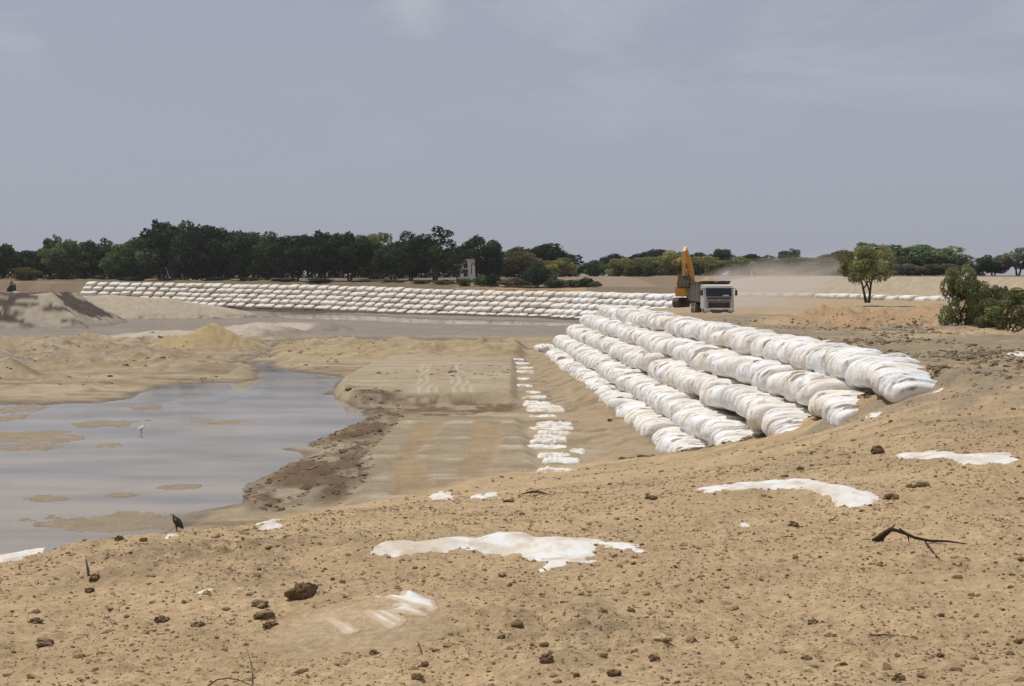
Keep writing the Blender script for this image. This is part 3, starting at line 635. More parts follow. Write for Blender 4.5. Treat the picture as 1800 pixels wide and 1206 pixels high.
buried('buried_sandbag', 'broad white bag breaking through the dirt, front centre, longest of the buried ones', [[(650,973),(658,962),(697,953),(767,947),(833,945),(867,938),(950,943),(1000,947),(1073,952),(1123,957),(1143,973),(1100,967),(1053,958),(1050,977),(1037,990),(967,1003),(953,1008),(940,1002),(950,987),(910,975),(847,973),(817,968),(760,973),(697,980)]])
buried('buried_sandbag', 'long white buried bag with sandy right shoulder, above the driftwood branch', [[(1217,861),(1257,854),(1325,847.5),(1419,844.5),(1461,849),(1502,858),(1540,867),(1548,877),(1517,890),(1483,892),(1457,878),(1423,863),(1389,860),(1268,864.5)], [(1285,908),(1300,912),(1330,928),(1318,930),(1300,920)]])
buried('buried_sandbag', 'white buried bag at the right edge below the end of the top row', [[(1574,799),(1600,791.5),(1646,792),(1687,798),(1729,795),(1778,794.5),(1800,808),(1774,815),(1714,819),(1687,816),(1665,807),(1616,807),(1582,808)]])
buried('buried_sandbag', 'torn buried bag showing only a few white strips through smooth sand', [[(667,1049),(710,1050),(712,1040),(725,1040),(740,1052),(757,1058),(762,1072),(745,1066),(733,1064),(710,1057)], [(692,1072),(715,1068),(735,1075),(747,1083),(725,1081),(700,1076)], [(647,1077),(654,1077),(699,1100),(690,1103)], [(664,1075),(671,1075),(709,1093),(703,1097)], [(579,1088),(585,1088),(622,1111),(614,1113)], [(700,1063),(712,1063),(733,1071),(716,1070)]], lift=.035, res=.02, bias=0.0)
buried('buried_sandbag', 'white bag edge along the crest at the left, beside the water', [[(-60,988),(0,975),(40,968),(90,960),(82,966),(55,977),(0,993),(-60,1006)]])
buried('buried_sandbag', 'small white slanted bag corner on the crest right of the dark bird', [[(445,929),(500,910),(498,921),(480,931)]])
buried('buried_sandbag', 'small white lump of bag left of its twin at the foot of the tracks', [[(750,873),(775,863),(795,865),(802,879),(780,880),(757,878)]])
buried('buried_sandbag', 'thin white sliver of bag right of its twin at the foot of the tracks', [[(820,878),(850,868),(876,864.5),(878,871),(850,877)]])
buried('buried_sandbag', 'thin white bag edge just below the dark bird', [[(286,945),(315,938),(316,942),(292,948)]], res=.03)
buried('buried_sandbag', 'white bag patch on the embankment top at the right edge', [[(1765,624),(1790,617),(1812,620),(1812,630),(1770,629)]])
buried('buried_sandbag', 'small white bag scrap on the dirt below the grey crusted ground', [[(340,1044),(350,1037),(384,1034),(381,1040),(352,1045)], [(412,1035),(425,1033),(424,1037)]], res=.025)
buried('buried_sandbag', 'small white bag piece past the end of the second row', [[(1518,737),(1532,726),(1552,723),(1540,733)], [(1638,690),(1652,681),(1662,681),(1650,689)]], res=.06)

# ------------------------------------------------------------------ clods and stones
def ico():
    p = (1+5**.5)/2; V = np.array([(-1,p,0),(1,p,0),(-1,-p,0),(1,-p,0),(0,-1,p),(0,1,p),(0,-1,-p),(0,1,-p),(p,0,-1),(p,0,1),(-p,0,-1),(-p,0,1)], float); V /= np.linalg.norm(V[0])
    Fc = np.array([(0,11,5),(0,5,1),(0,1,7),(0,7,10),(0,10,11),(1,5,9),(5,11,4),(11,10,2),(10,7,6),(7,1,8),(3,9,4),(3,4,2),(3,2,6),(3,6,8),(3,8,9),(4,9,5),(2,4,11),(6,2,10),(8,6,7),(9,8,1)])
    return V, Fc
IV, IF = ico()
def sub_ico(n):
    V, Fc = [tuple(v) for v in IV], [tuple(f) for f in IF]
    for _ in range(n):
        mid = {}; NF = []
        def m(a, b):
            k = (min(a,b), max(a,b))
            if k not in mid: v = (np.array(V[a])+np.array(V[b])); V.append(tuple(v/np.linalg.norm(v))); mid[k] = len(V)-1
            return mid[k]
        for a, b, c in Fc:
            ab, bc, ca = m(a,b), m(b,c), m(c,a); NF += [(a,ab,ca),(b,bc,ab),(c,ca,bc),(ab,bc,ca)]
        Fc = NF
    return np.array(V), np.array(Fc)
OV = np.array([(1,0,0),(0,1,0),(-1,0,0),(0,-1,0),(0,0,1),(0,0,-1)], float); OF = np.array([(0,1,4),(1,2,4),(2,3,4),(3,0,4),(1,0,5),(2,1,5),(3,2,5),(0,3,5)])
def clods(name, label, xs, ys_, size, cols, flat=.65, sink=.15, tiny=False):
    n = len(xs); z = terrain(xs, ys_)
    BV, BF = (OV, OF) if tiny else (IV, IF); nv = len(BV); J = 1 + rng.uniform(-.4, .4, (n, nv))
    V = BV[None]*J[:, :, None]*size[:, None, None]
    V[:, :, 0] *= rng.uniform(.8, 1.5, n)[:, None]; V[:, :, 2] *= flat*rng.uniform(.7, 1.2, n)[:, None]
    a = rng.uniform(0, 6.28, n); c, s = np.cos(a)[:, None], np.sin(a)[:, None]
    X = V[:, :, 0]*c - V[:, :, 1]*s + xs[:, None]; Y = V[:, :, 0]*s + V[:, :, 1]*c + ys_[:, None]; Z = V[:, :, 2] + (z + size*flat*sink)[:, None]
    VV = np.stack([X, Y, Z], 2).reshape(-1, 3); FF = (BF[None] + (np.arange(n)*nv)[:, None, None]).reshape(-1, 3)
    cc = np.concatenate([np.repeat(cols, nv, 0), np.ones((n*nv, 1))], 1)
    tag(link(name, mesh(name, VV, FF, M_CLOD, False, cc)), label, kind='stuff')
def rcol(n, lo, hi):
    k = rng.random((n, 1))**1.3; return np.array(lo)*(1-k) + np.array(hi)*k
n = 15500
yy = 7 + (62-7)*rng.random(n)**1.25; xx = yy*rng.uniform(-.42, .42, n)
keep = (np.exp(-((xx+1.45)/.8)**4 - ((yy-13.35)/.85)**4) < .3) & (terrain(xx, yy) > .9) & ~((xx + AX*yy < 17.8) & (xx + AX*yy > 9.0) & (yy > 50)); cl_n = fbm(xx/1.3, yy/1.3, 3, 55); keep &= (cl_n + rng.uniform(-.5, .75, n) > 0)
xx, yy = xx[keep], yy[keep]; n = len(xx)
sz = np.clip(np.exp(rng.normal(-4.15, .55, n)), .008, .055)*(.75 + yy/28*.5)
clods('dirt_clods', 'scattered crumbs and clods of dirt over the foreground', xx, yy, sz, rcol(n, (.16,.105,.055), (.42,.31,.19)))
n = 60000
yy = 8 + (34-8)*rng.random(n)**1.2; xx = yy*rng.uniform(-.42, .42, n); k = (fbm(xx/.8, yy/.8, 3, 59) + rng.uniform(-.35, .6, n) > 0) & (np.exp(-((xx+1.45)/.8)**4 - ((yy-13.35)/.85)**4) < .3); xx, yy = xx[k], yy[k]; n = len(xx)
clods('dirt_crumbs', 'fine crumbs of dirt strewn over the foreground', xx, yy, np.clip(np.exp(rng.normal(-4.6, .4, n)), .006, .026)*(.6 + yy/30), rcol(n, (.17,.11,.055), (.42,.31,.19)), tiny=True)
n = 7500
yy = rng.uniform(46, 105, n); xx = rng.uniform(0, 1, n)*(yy*.40-(18.2-AX*yy)) + 18.2 - AX*yy
k = fbm(xx/4, yy/6, 3, 57) + rng.uniform(-.4, .4, n) > 0; xx, yy = xx[k], yy[k]; n = len(xx)
clods('dirt_clods', 'dark crusty clods along the top of the embankment', xx, yy, np.clip(np.exp(rng.normal(-2.85, .5, n)), .03, .2), rcol(n, (.14,.105,.068), (.36,.29,.20)))
n = 1500
P = ROUGHB; mn, mx_ = P.min(0), P.max(0); xx = rng.uniform(mn[0], mx_[0], n); yy = rng.uniform(mn[1], mx_[1], n)
k = (sdf(P, xx, yy) < .3) & (fbm(xx/1.3, yy/2, 4, 35) > -.15); xx, yy = xx[k], yy[k]; n = len(xx)
clods('mud_clods', 'wet dark mud clods on the bank right of the pool', xx, yy, np.clip(np.exp(rng.normal(-2.5, .6, n)), .03, .35), rcol(n, (.13,.088,.05), (.25,.18,.11)), .5, -.2)
n = 2600
yy = rng.uniform(112, 205, n); xx = yy*rng.uniform(-.40, -.0, n); k = (fbm(xx/5, yy/9, 3, 58) > .0) & (terrain(xx, yy) > .12); xx, yy = xx[k], yy[k]; n = len(xx)
clods('sand_clods', 'dry lumps on the spoil ground across the pool', xx, yy, np.clip(np.exp(rng.normal(-2.3, .6, n)), .05, .5), rcol(n, (.21,.16,.10), (.42,.34,.22)), .5, -.1)
# clods along the edge where the spoil meets the bag ends
es = rng.random(520); pa = np.array([WD(*p)[:2] for p in ((1110,812,66),(1200,806,63),(1290,806,61),(1340,784,60.5),(1465,754,56),(1560,726,53),(1660,692,51))])
ix = es*(len(pa)-1); i0 = ix.astype(int); fr = (ix-i0)[:, None]; pp = pa[i0]*(1-fr)+pa[i0+1]*fr + rng.normal(0, .38, (520, 2))
clods('dirt_clods', 'clods heaped against the near ends of the bag rows', pp[:,0], pp[:,1], np.clip(np.exp(rng.normal(-2.5,.5,520)), .03, .2), rcol(520, (.12,.085,.05), (.34,.26,.17)))
SV3, SF3 = sub_ico(3)
def boulder(seed, rough=.28, ax=(1,1,1), flatb=.0):
    r = np.random.default_rng(seed); o = r.uniform(0, 50, 3); V = SV3.copy()
    d = 1 + rough*(fbm(V[:,0]*1.4+o[0], V[:,1]*1.4+V[:,2]*1.1+o[1], 3, seed)) + rough*.55*fbm(V[:,0]*4+o[2], V[:,1]*4+V[:,2]*3.1, 3, seed+3)
    return V*d[:, None]*np.array(ax)
DC = [solid_dirt('dark_clod_dirt', (.19,.128,.072)), solid_dirt('brown_clod_dirt', (.27,.19,.11)), solid_dirt('pale_clod_dirt', (.50,.38,.24))]
for k, (a, b, w_, h_, mi, lb) in enumerate([
 (531,1040,48,34,0,'large dark rounded clod alone on the sand'), (282,1088,27,15,0,'dark brown clod left of the pair in the lower left dirt'),
 (345,1096,24,13,0,'flat dark clod lying right of a rounder one, lower left'), (465,1082,36,16,1,'brown clod in the cluster below the large dark rounded clod'),
 (472,1098,26,14,0,'dark clod at the front of the cluster beside the smooth sand'), (455,1062,28,14,1,'brown clod topmost in the cluster left of the smooth sand'),
 (80,1130,30,13,1,'brown wedge shaped clod at lower left'), (60,1092,22,10,0,'thin dark clod above the wedge shaped one at lower left'),
 (165,1015,22,14,0,'dark clod below the grey crusted ground on the left'), (155,1037,18,12,0,'small dark clod below another, left of the white scrap'),
 (208,946,17,13,0,'dark clod standing on the crest beside the water'), (253,949,14,9,0,'second dark clod on the crest, nearer the dark bird'),
 (960,1160,26,16,0,'dark clod in the rough heap, bottom centre'), (1150,1157,18,12,0,'small dark clod right of the rough heap, bottom centre'),
 (1078,1184,26,13,0,'dark flat clod at the very bottom, right of centre'), (657,1148,17,10,0,'small dark clod at the lower edge of the smooth sand'),
 (732,1190,20,11,1,'brown clod near the bottom edge, left of centre'), (1143,874,22,9,0,'dark flat clod between the two long buried bags'),
 (1543,790,20,16,0,'dark clod beside the white buried bag at right edge'), (1612,850,40,17,2,'pale flat stone right of the long buried bag'),
 (1430,1092,20,10,0,'dark clod in the open dirt below the branch'), (1462,1116,22,9,1,'brown flat clod below the open dirt clod, under the branch'),
 (1570,873,22,11,1,'brown clod at the right end of the long buried bag'), (1396,921,17,11,0,'dark clod below the long buried bag'),
 (1655,1153,16,8,0,'small dark clod at the lower right'), (1165,1122,34,16,2,'pale rounded stone in the lower right of centre'),
 (1073,738,10,7,0,'small dark clod at the foot of the bottom bag row'), (895,880,18,7,0,'dark clod left of the curved stick'),
 (1420,1157,24,9,0,'dark flat clod near the bottom, below the thin straight stick'), (1580,1190,22,15,0,'dark clod at the bottom edge, right side')]):
    X, Y = hits(a, b + h_*.4); r_ = w_/F*Y/2*.86; rh = h_/F*Y/2*.80
    V = boulder(500+k, .62, (r_*1.05, r_*.9, rh*1.2))
    me = mesh('dirt_clod', V, SF3, DC[mi], mi == 2)
    tag(link('stone' if mi == 2 else 'dirt_clod', me, None, (X, Y + r_*.5, gz_at(X, Y+r_*.5) + rh*.45), (0, 0, random.uniform(0, .6))), lb, 'stone' if mi == 2 else 'clod')

# ------------------------------------------------------------------ driftwood and sticks
def stick(name, label, pts, rad, cat='branch', extra=(), mat=None):
    """pts: photo pixel + lift above the ground"""
    x0, y0 = hits(*pts[0][:2]); B = MB()
    x1, y1 = hits(*pts[-1][:2]); pa_, pb_ = pts[0][0], pts[-1][0]
    def conv(ps):
        out = []
        for q, (a, b, l) in enumerate(ps):
            d = y0 + (y1-y0)*min(1, max(0, (a-pa_)/((pb_-pa_) or 1)))
            if l <= 0: d = hits(a, b)[1]
            out.append(Vector(((a-CX)/F*d, d - .015, CAMZ-(b-HZ)/F*d)))
        return out
    main = conv(pts); B.tube(main, rad, 8)
    o = B.build(name, mat or M_WOOD, None, True)
    for nm, e, r_ in extra:
        E = MB(); E.tube(conv(e), r_, 6); c = E.build(nm, mat or M_WOOD, o, True)
    return tag(o, label, cat)
stick('driftwood_branch', 'dark forked driftwood branch arching over the sand', [(1534,951,0),(1546,945,.02),(1556,937,.05),(1566,930,.05),(1575,932,.08),(1592,938,.1),(1608,945,.1),(1632,950,.06),(1665,951,.03),(1700,956,.0)], [.03,.042,.036,.03,.022,.02,.02,.017,.013,.005],
      extra=[('side_branch', [(1592,938,.1),(1596,944,.05),(1597,951,0)], [.012,.01,.006]), ('side_branch', [(1626,952,.06),(1636,966,-.05),(1651,985,-.2)], [.012,.014,.010]), ('stub', [(1566,931,.05),(1570,924,.08),(1574,921,.1)], [.012,.008,.004]), ('side_branch', [(1580,929,.08),(1588,934,.1),(1594,938,.1)], [.01,.012,.01]), ('stub', [(1553,942,.05),(1550,951,0)], [.02,.016])])
stick('curved_stick', 'short curved dark stick right of the white slivers', [(915,869,0),(930,865,.1),(945,864,.1),(957,867,.1),(965,870,0)], [.008,.022,.024,.018,.008], 'stick')
stick('straight_stick', 'thin straight reddish stick lying flat in the lower right dirt', [(1358,1134,0),(1390,1135,.05),(1432,1135,.1)], [.006,.007,.004], 'stick', mat=solid_dirt('reddish_twig', (.17,.09,.055)))
stick('dry_stem', 'thin dry stem arching at the bottom edge, left side', [(365,1206,0),(382,1194,.05),(402,1191,.1),(425,1196,.15),(445,1205,.2)], [.006,.006,.005,.004,.003], 'stick', mat=M_BARK)
stick('dry_stem', 'upright thin dry stem standing at lower left of centre', [(445,1206,0),(444,1180,.0),(440,1158,.02),(434,1140,.03)], [.005,.004,.003,.002], 'stick', mat=M_BARK)
stick('short_twig', 'short dark twig standing up left of the grey crusted ground', [(157,1012,0),(154,995,.02),(151,980,.03)], [.02,.014,.006], 'stick')
for (a, b, c_, d_, lb) in ((1505,1116,1600,1118,'faint thin twig half sunk near the right edge at bottom'),(735,1128,742,1150,'small dark twig on the left of the rough heap'),(815,1135,826,1151,'small leaning twig on the front of the rough heap')):
    stick('twig', lb, [(a,b,0),((a+c_)/2,(b+d_)/2-2,.03),(c_,d_,0)], [.006,.007,.004], 'stick', mat=M_BARK)
# ------------------------------------------------------------------ birds
def skin_body(name, V, E, R, mats, pick, parent=None, sub=2):
    me = bpy.data.meshes.new(name); me.from_pydata(V, E, []); o = link(name, me)
    md = o.modifiers.new('skin', 'SKIN'); md.use_smooth_shade = True
    for i, r in enumerate(R): me.skin_vertices[0].data[i].radius = (r, r)
    me.skin_vertices[0].data[0].use_root = True
    s = o.modifiers.new('sub', 'SUBSURF'); s.levels = sub; s.render_levels = sub
    dg = bpy.context.evaluated_depsgraph_get(); m2 = bpy.data.meshes.new_from_object(o.evaluated_get(dg)); o.modifiers.clear(); o.data = m2
    bpy.data.meshes.remove(me); m2.name = name; m2.materials.clear()
    for m in mats: m2.materials.append(m)
    for p in m2.polygons: p.material_index = pick(p.center); p.use_smooth = True
    if parent: o.parent = parent
    return o
M_WF = paint('white_feathers', (.85,.84,.82), .8, 0, .05); M_BF = paint('dark_brown_feathers', (.022,.015,.012), .6, 0, .1, (.06,.04,.03,1)); M_LEG = paint('dark_leg_skin', (.03,.03,.03), .6); M_GL = paint('pale_leg_skin', (.25,.22,.19), .7)
M_BILL = paint('bill_horn', (.10,.08,.06), .4); M_HEAD = paint('grey_bare_head', (.12,.10,.09), .7)
ex, ey = W(249, 762, -.02); egret = empty('egret', (ex, ey, 0))
tag(egret, 'white egret standing in the shallow grey pool', 'bird')
skin_body('body', [(0,0,.30),(.10,0,.36),(-.10,0,.25),(-.20,0,.19),(.155,0,.43),(.15,0,.50),(.175,0,.56),(.215,0,.575),(-.01,.03,.24),(.0,.035,.12),(-.005,.035,-.06),(-.01,-.03,.24),(-.02,-.035,.12),(-.03,-.035,-.06)],
          [(0,1),(0,2),(2,3),(1,4),(4,5),(5,6),(6,7),(0,8),(8,9),(9,10),(0,11),(11,12),(12,13)], [.085,.07,.07,.03,.032,.022,.026,.02,.022,.010,.010,.022,.010,.010], [M_WF, M_LEG], lambda c: 1 if (c.z < .20 and c.x > -.08) else 0, egret)
B = MB(); B.tube([(.225,0,.575),(.28,0,.567),(.325,0,.56)], [.012,.008,.002], 6); B.build('bill', paint('yellow_bill', (.5,.32,.05), .5), egret, True)
for s in (-1, 1):
    B = MB(); th = [(.11,s*.055,.36),(.0,s*.092,.315),(-.12,s*.075,.235),(-.24,s*.035,.165)]; B.tube(th, [.02,.05,.045,.008], 8); B.build('wing', M_WF, egret, True)
vx, vy = hits(312, 934); vz = gz_at(vx, vy)
vult = empty('bird_of_prey', (vx, vy, vz), 0, (vy/50.0,)*3)
tag(vult, 'dark brown bird of prey perched upright beside the water at lower left', 'bird')
skin_body('body', [(0,0,.33),(-.09,0,.44),(.09,0,.22),(.16,0,.12),(-.13,0,.52),(-.145,0,.575),(-.17,0,.60),(-.02,.05,.22),(-.03,.055,.11),(-.035,.055,-.01),(-.02,-.05,.22),(-.03,-.055,.11),(-.035,-.055,-.01),(-.09,.055,-.015),(-.09,-.055,-.015)],
          [(0,1),(0,2),(2,3),(1,4),(4,5),(5,6),(0,7),(7,8),(8,9),(0,10),(10,11),(11,12),(9,13),(12,14)], [.125,.115,.09,.05,.05,.038,.04,.04,.02,.018,.04,.02,.018,.012,.012], [M_BF, M_GL, M_HEAD], lambda c: 2 if c.z > .535 else (1 if (c.z < .15 and c.x < .04) else 0), vult)
B = MB(); B.tube([(-.195,0,.60),(-.235,0,.592),(-.25,0,.57)], [.02,.014,.004], 6); B.build('bill', M_BILL, vult, True)
for s in (-1, 1):
    B = MB(); B.tube([(-.10,s*.10,.46),(.0,s*.145,.37),(.10,s*.12,.24),(.20,s*.05,.09)], [.035,.075,.065,.012], 8); B.build('wing', M_BF, vult, True)

# ------------------------------------------------------------------ dump truck (front faces -Y, origin on the ground under the cab front)
M_WH = paint('white_cab_paint', (.50,.49,.46), .45, 0, .40); M_GREYP = paint('grey_body_paint', (.16,.17,.16), .6, .1, .4); M_BLK = paint('black_plastic', (.02,.02,.022), .5, 0, .3, (.2,.16,.11,1)); M_TYRE = paint('tyre_rubber', (.022,.022,.022), .85, 0, .45)
M_CHR = paint('dull_metal', (.45,.45,.44), .4, .8, .3); M_ORG = paint('excavator_orange', (.62,.29,.018), .45, 0, .2, (.2,.13,.07,1)); M_LAMP = paint('lamp_glass', (.7,.7,.68), .15, 0, .1)
M_SOIL = solid_dirt('loaded_sand', (.42,.28,.15)); M_BRN = paint('rusty_dark_steel', (.055,.035,.025), .75, .2, .4, (.22,.15,.09,1)); M_RED = paint('red_lens', (.4,.02,.01), .3)
mg, tg, bg_ = new_mat('cab_glass'); bg_.inputs['Base Color'].default_value = (.012,.018,.022,1); bg_.inputs['Roughness'].default_value = .12; bg_.inputs['Specular IOR Level'].default_value = .5; M_GLASS = mg
M_PAPER = paint('sun_strip_paper', (.75,.75,.74), .7, 0, .05)
tx, ty = (1264-CX)/F*120, 120.0; tz = CAMZ-(556-HZ)/F*120
truck = empty('dump_truck', (tx, ty, tz), .03, (1.0,1.0,1.0)); tag(truck, 'white dump truck with heaped load facing the camera on embankment', 'truck')
w = 1.25
B = MB(); prof = [(0.0,.62),(0.0,1.35),(.06,1.62),(.22,2.42),(.42,2.62),(.75,2.68),(1.95,2.68),(2.0,2.3),(2.0,.62)]
prof_r = prof[::-1]
B.prism(prof_r, -w, w); cab = B.build('cab', M_WH, truck)
md = None
def quad_panel(name, mat, parent, x0, x1, ya, za, yb, zb, proud=.012, th=.02):
    """slab between two profile points on the cab front"""
    n = Vector((0, -(zb-za), (yb-ya))).normalized(); n = n if n.y < 0 else -n
    P = [Vector((x0,ya,za)),Vector((x1,ya,za)),Vector((x1,yb,zb)),Vector((x0,yb,zb))]
    o1 = [p + n*(proud-th) for p in P]; o2 = [p + n*proud for p in P]
    B = MB(); B.add(o1+o2, [(3,2,1,0),(4,5,6,7),(0,1,5,4),(1,2,6,5),(2,3,7,6),(3,0,4,7)]); return B.build(name, mat, parent)
quad_panel('windshield', M_GLASS, cab, -1.08, 1.08, .075, 1.66, .205, 2.36)
quad_panel('front_panel', paint('dark_grey_panel', (.045,.05,.052), .35, 0, .2), cab, -1.02, 1.02, .005, 1.22, .06, 1.615, .02, .04)
quad_panel('windscreen_paper', M_PAPER, cab, .35, .85, .085, 1.70, .102, 1.79, .018, .01)
quad_panel('emblem', M_CHR, cab, -.09, .09, .01, 1.28, .035, 1.42, .035, .02)
for z_ in (.80, .90, 1.0, 1.1):
    B = MB(); B.box((0, -.02, z_), (1.75, .06, .055), .01); B.build('grille_bar', M_BLK, cab)
B = MB(); B.box((0, .0, .95), (1.85, .025, .46)); B.build('grille', M_BLK, cab)
B = MB(); B.box((0, -.10, .52), (2.5, .30, .34), .06); bump = B.build('bumper', M_WH, truck)
B = MB(); B.box((0, -.255, .46), (1.5, .03, .14)); B.build('bumper_opening', M_BLK, bump)
B = MB(); B.box((0, -.262, .60), (.5, .016, .11)); B.build('number_plate', M_PAPER, bump)
for s in (-1, 1):
    B = MB(); B.box((s*1.0, -.255, .56), (.36, .05, .17), .03); B.build('headlight', M_LAMP, truck)
    B = MB(); B.box((s*1.262, .95, 1.55), (.024, .95, 1.70)); dr = B.build('door', M_WH, cab)
    B = MB(); B.box((s*1.276, .95, 2.05), (.016, .78, .60)); B.build('door_window', M_GLASS, cab)
    B = MB(); B.box((s*1.285, 1.28, 1.6), (.02, .16, .04)); B.build('door_handle', M_BLK, cab)
    B = MB(); B.tube([(s*1.24,.2,2.35),(s*1.42,.08,2.35),(s*1.45,.05,2.2)], .02, 6); arm = B.build('mirror_arm', M_BLK, truck, True)
    B = MB(); B.box((s*1.46, .05, 1.98), (.20, .10, .48), .03); B.build('mirror', M_BLK, arm)
    B = MB(); B.box((s*1.08, .55, .42), (.4, .5, .08)); B.build('step', M_BLK, truck)
B = MB(); B.box((0, .05, 2.56), (2.2, .32, .07), .02, Matrix.Rotation(.35, 3, 'X')); B.build('sun_visor', M_WH, truck)
B = MB()
for s in (-1, 1): B.box((s*.42, 4.4, .85), (.10, 8.2, .26))
for yy_ in (.4, 2.4, 4.5, 6.5, 8.2): B.box((0, yy_, .85), (.84, .12, .18))
B.build('chassis', M_BRN, truck)
def wheel(x, y, dual):
    wd = .30 if not dual else .60; B = MB(); n = 24; R = .53
    ring = [(-wd/2,.34),(-wd/2,R-.05),(-wd/2+.04,R),(wd/2-.04,R),(wd/2,R-.05),(wd/2,.34)]
    V = []; 
    for k in range(n):
        t_ = 2*math.pi*k/n
        for a, r_ in ring: V.append((a, r_*math.cos(t_), r_*math.sin(t_)))
    m_ = len(ring); Fc = [(k*m_+j, k*m_+j+1, ((k+1)%n)*m_+j+1, ((k+1)%n)*m_+j) for k in range(n) for j in range(m_-1)]
    B.add(V, Fc); tyre = B.build('wheel', M_TYRE, truck, True, loc=(x, y, R))
    B = MB(); sg = 1 if x > 0 else -1; B.tube([(-wd/2+.02,0,0),(wd/2-.03,0,0)], [.345,.345], 20); B.tube([(sg*(wd/2-.04),0,0),(sg*(wd/2+.03),0,0)], [.13,.11], 12); B.build('rim', M_CHR, tyre)
for s in (-1, 1):
    wheel(s*1.06, .95, False); wheel(s*.93, 5.6, True); wheel(s*.93, 7.0, True)
# tipper body: floor, ribbed sides, headboard and canopy
B = MB(); B.box((0, 5.5, 1.25), (2.4, 6.2, .14)); bed = B.build('dump_body', M_GREYP, truck)
for s in (-1, 1):
    B = MB(); B.box((s*1.24, 5.5, 2.05), (.07, 6.2, 1.5)); B.build('side_wall', M_GREYP, bed)
    for k in range(8):
        B = MB(); B.box((s*1.31, 2.6+k*.84, 2.05), (.09, .11, 1.46)); B.build('side_rib', M_GREYP, bed)
    B = MB(); B.box((s*1.29, 5.5, 2.84), (.16, 6.25, .10)); B.build('top_rail', M_BRN, bed)
B = MB(); B.box((0, 2.42, 2.1), (2.5, .08, 1.7)); B.build('headboard', M_GREYP, bed)
B = MB(); B.box((0, 2.02, 2.92), (2.52, 1.1, .12), .02); B.build('canopy_lip', M_BLK, bed)
B = MB(); B.box((0, 8.62, 2.0), (2.45, .08, 1.45)); B.build('tailgate', M_GREYP, bed)
B = MB(); B.box((0, 1.46, 2.92), (.3, .03, .08)); B.build('body_badge', paint('yellow_badge', (.45,.36,.04), .5), bed)
nx_, ny_ = 14, 30; gxx, gyy = np.meshgrid(np.linspace(-1.19, 1.19, nx_), np.linspace(2.5, 8.55, ny_), indexing='ij')
hz = 2.55 + .75*np.exp(-((gyy-4.2)/1.1)**2 - ((gxx+.2)/.9)**2) + .6*np.exp(-((gyy-6.6)/1.1)**2 - (gxx/.9)**2) + .12*fbm(gxx*2, gyy*2, 3, 3)
VT = np.stack([gxx.ravel(), gyy.ravel(), hz.ravel()], 1); VBt = VT.copy(); VBt[:,2] = 1.33; q = grid_faces(nx_, ny_)
rim = [i*ny_ for i in range(nx_)] + [(nx_-1)*ny_+j for j in range(1, ny_)] + [i*ny_+ny_-1 for i in range(nx_-2,-1,-1)] + [j for j in range(ny_-2,0,-1)]
rq = np.array([(rim[i], rim[(i+1)%len(rim)], rim[(i+1)%len(rim)]+nx_*ny_, rim[i]+nx_*ny_) for i in range(len(rim))])
ld = link('sand_load', mesh('sand_load', np.concatenate([VT, VBt]), np.concatenate([q[:, ::-1], q+nx_*ny_, rq]), M_SOIL, True), None, (tx, ty, tz), (0,0,.03)); tag(ld, 'heap of tan sand loaded in the dump truck body', 'sand load')

# ------------------------------------------------------------------ excavator, left of and behind the truck
ed = 131.0; ex_ = (1219-CX)/F*ed; ez = CAMZ-(540-HZ)/F*ed
exc = empty('excavator', (ex_, ed, ez), math.radians(-24)); tag(exc, 'orange excavator with raised boom behind the dump truck', 'excavator')
for s in (-1, 1):
    prof = []
    for k in range(20):
        t_ = 2*math.pi*k/20; cy = 1.55 if math.cos(t_) > 0 else -1.55; prof.append((cy + .40*math.cos(t_), .42 + .40*math.sin(t_)))
    B = MB(); B.prism(prof, s*1.15-.28, s*1.15+.28); trk = B.build('track', M_BRN, exc)
    for k in range(17):
        for zz_ in (.835, .005): B = MB(); B.box((s*1.15, -1.55+k*.194, zz_), (.60, .11, .05)); B.build('track_shoe', M_BRN, trk)
    for yy_ in (-1.55, 1.55):
        B = MB(); B.tube([(s*1.15-.30,yy_,.42),(s*1.15+.30,yy_,.42)], .30, 16); B.build('sprocket', M_BLK, trk)
B = MB(); B.box((0,0,.55), (1.8,1.6,.4), .05); B.tube([(0,0,.7),(0,0,.98)], .65, 24); B.build('undercarriage', M_BRN, exc)
B = MB(); B.prism([(-1.3,1.0),(2.0,1.0),(2.0,1.9),(1.2,2.1),(-.4,1.95),(-1.3,1.5)], -1.3, -.25); B.prism([(.2,1.0),(2.0,1.0),(2.0,1.9),(1.2,2.1),(.2,2.05)], -.25, 1.3); house = B.build('house', M_ORG, exc)
B = MB(); B.prism([(1.9,.95),(2.45,1.0),(2.6,1.4),(2.5,1.85),(1.9,1.9)], -1.35, 1.35); B.build('counterweight', M_ORG, exc)
B = MB(); B.prism([(-1.35,1.02),(.15,1.02),(.15,2.75),(-.9,2.75),(-1.35,1.9)], -1.32, -.38); ecab = B.build('cab', M_ORG, exc)
B = MB(); B.box((-.85,-1.14,2.35), (.74,.03,.72), 0, Matrix.Rotation(-.48, 3, 'X')); B.build('windscreen', M_GLASS, ecab)
B = MB(); B.box((-1.33,-.45,2.1), (.03,.85,.95)); B.build('side_window', M_GLASS, ecab)
B = MB(); B.box((.75,1.0,2.16), (.9,1.1,.10), .02); B.build('engine_hood', M_BRN, exc)
B = MB(); B.tube([(.9,1.5,2.1),(.9,1.5,2.75)], .06, 10); B.build('exhaust', M_BLK, exc, True)
for k in range(4):
    B = MB(); B.box((-1.312,.6+k*.3,1.45), (.024,.2,.5)); B.build('vent_panel', M_BLK, house)
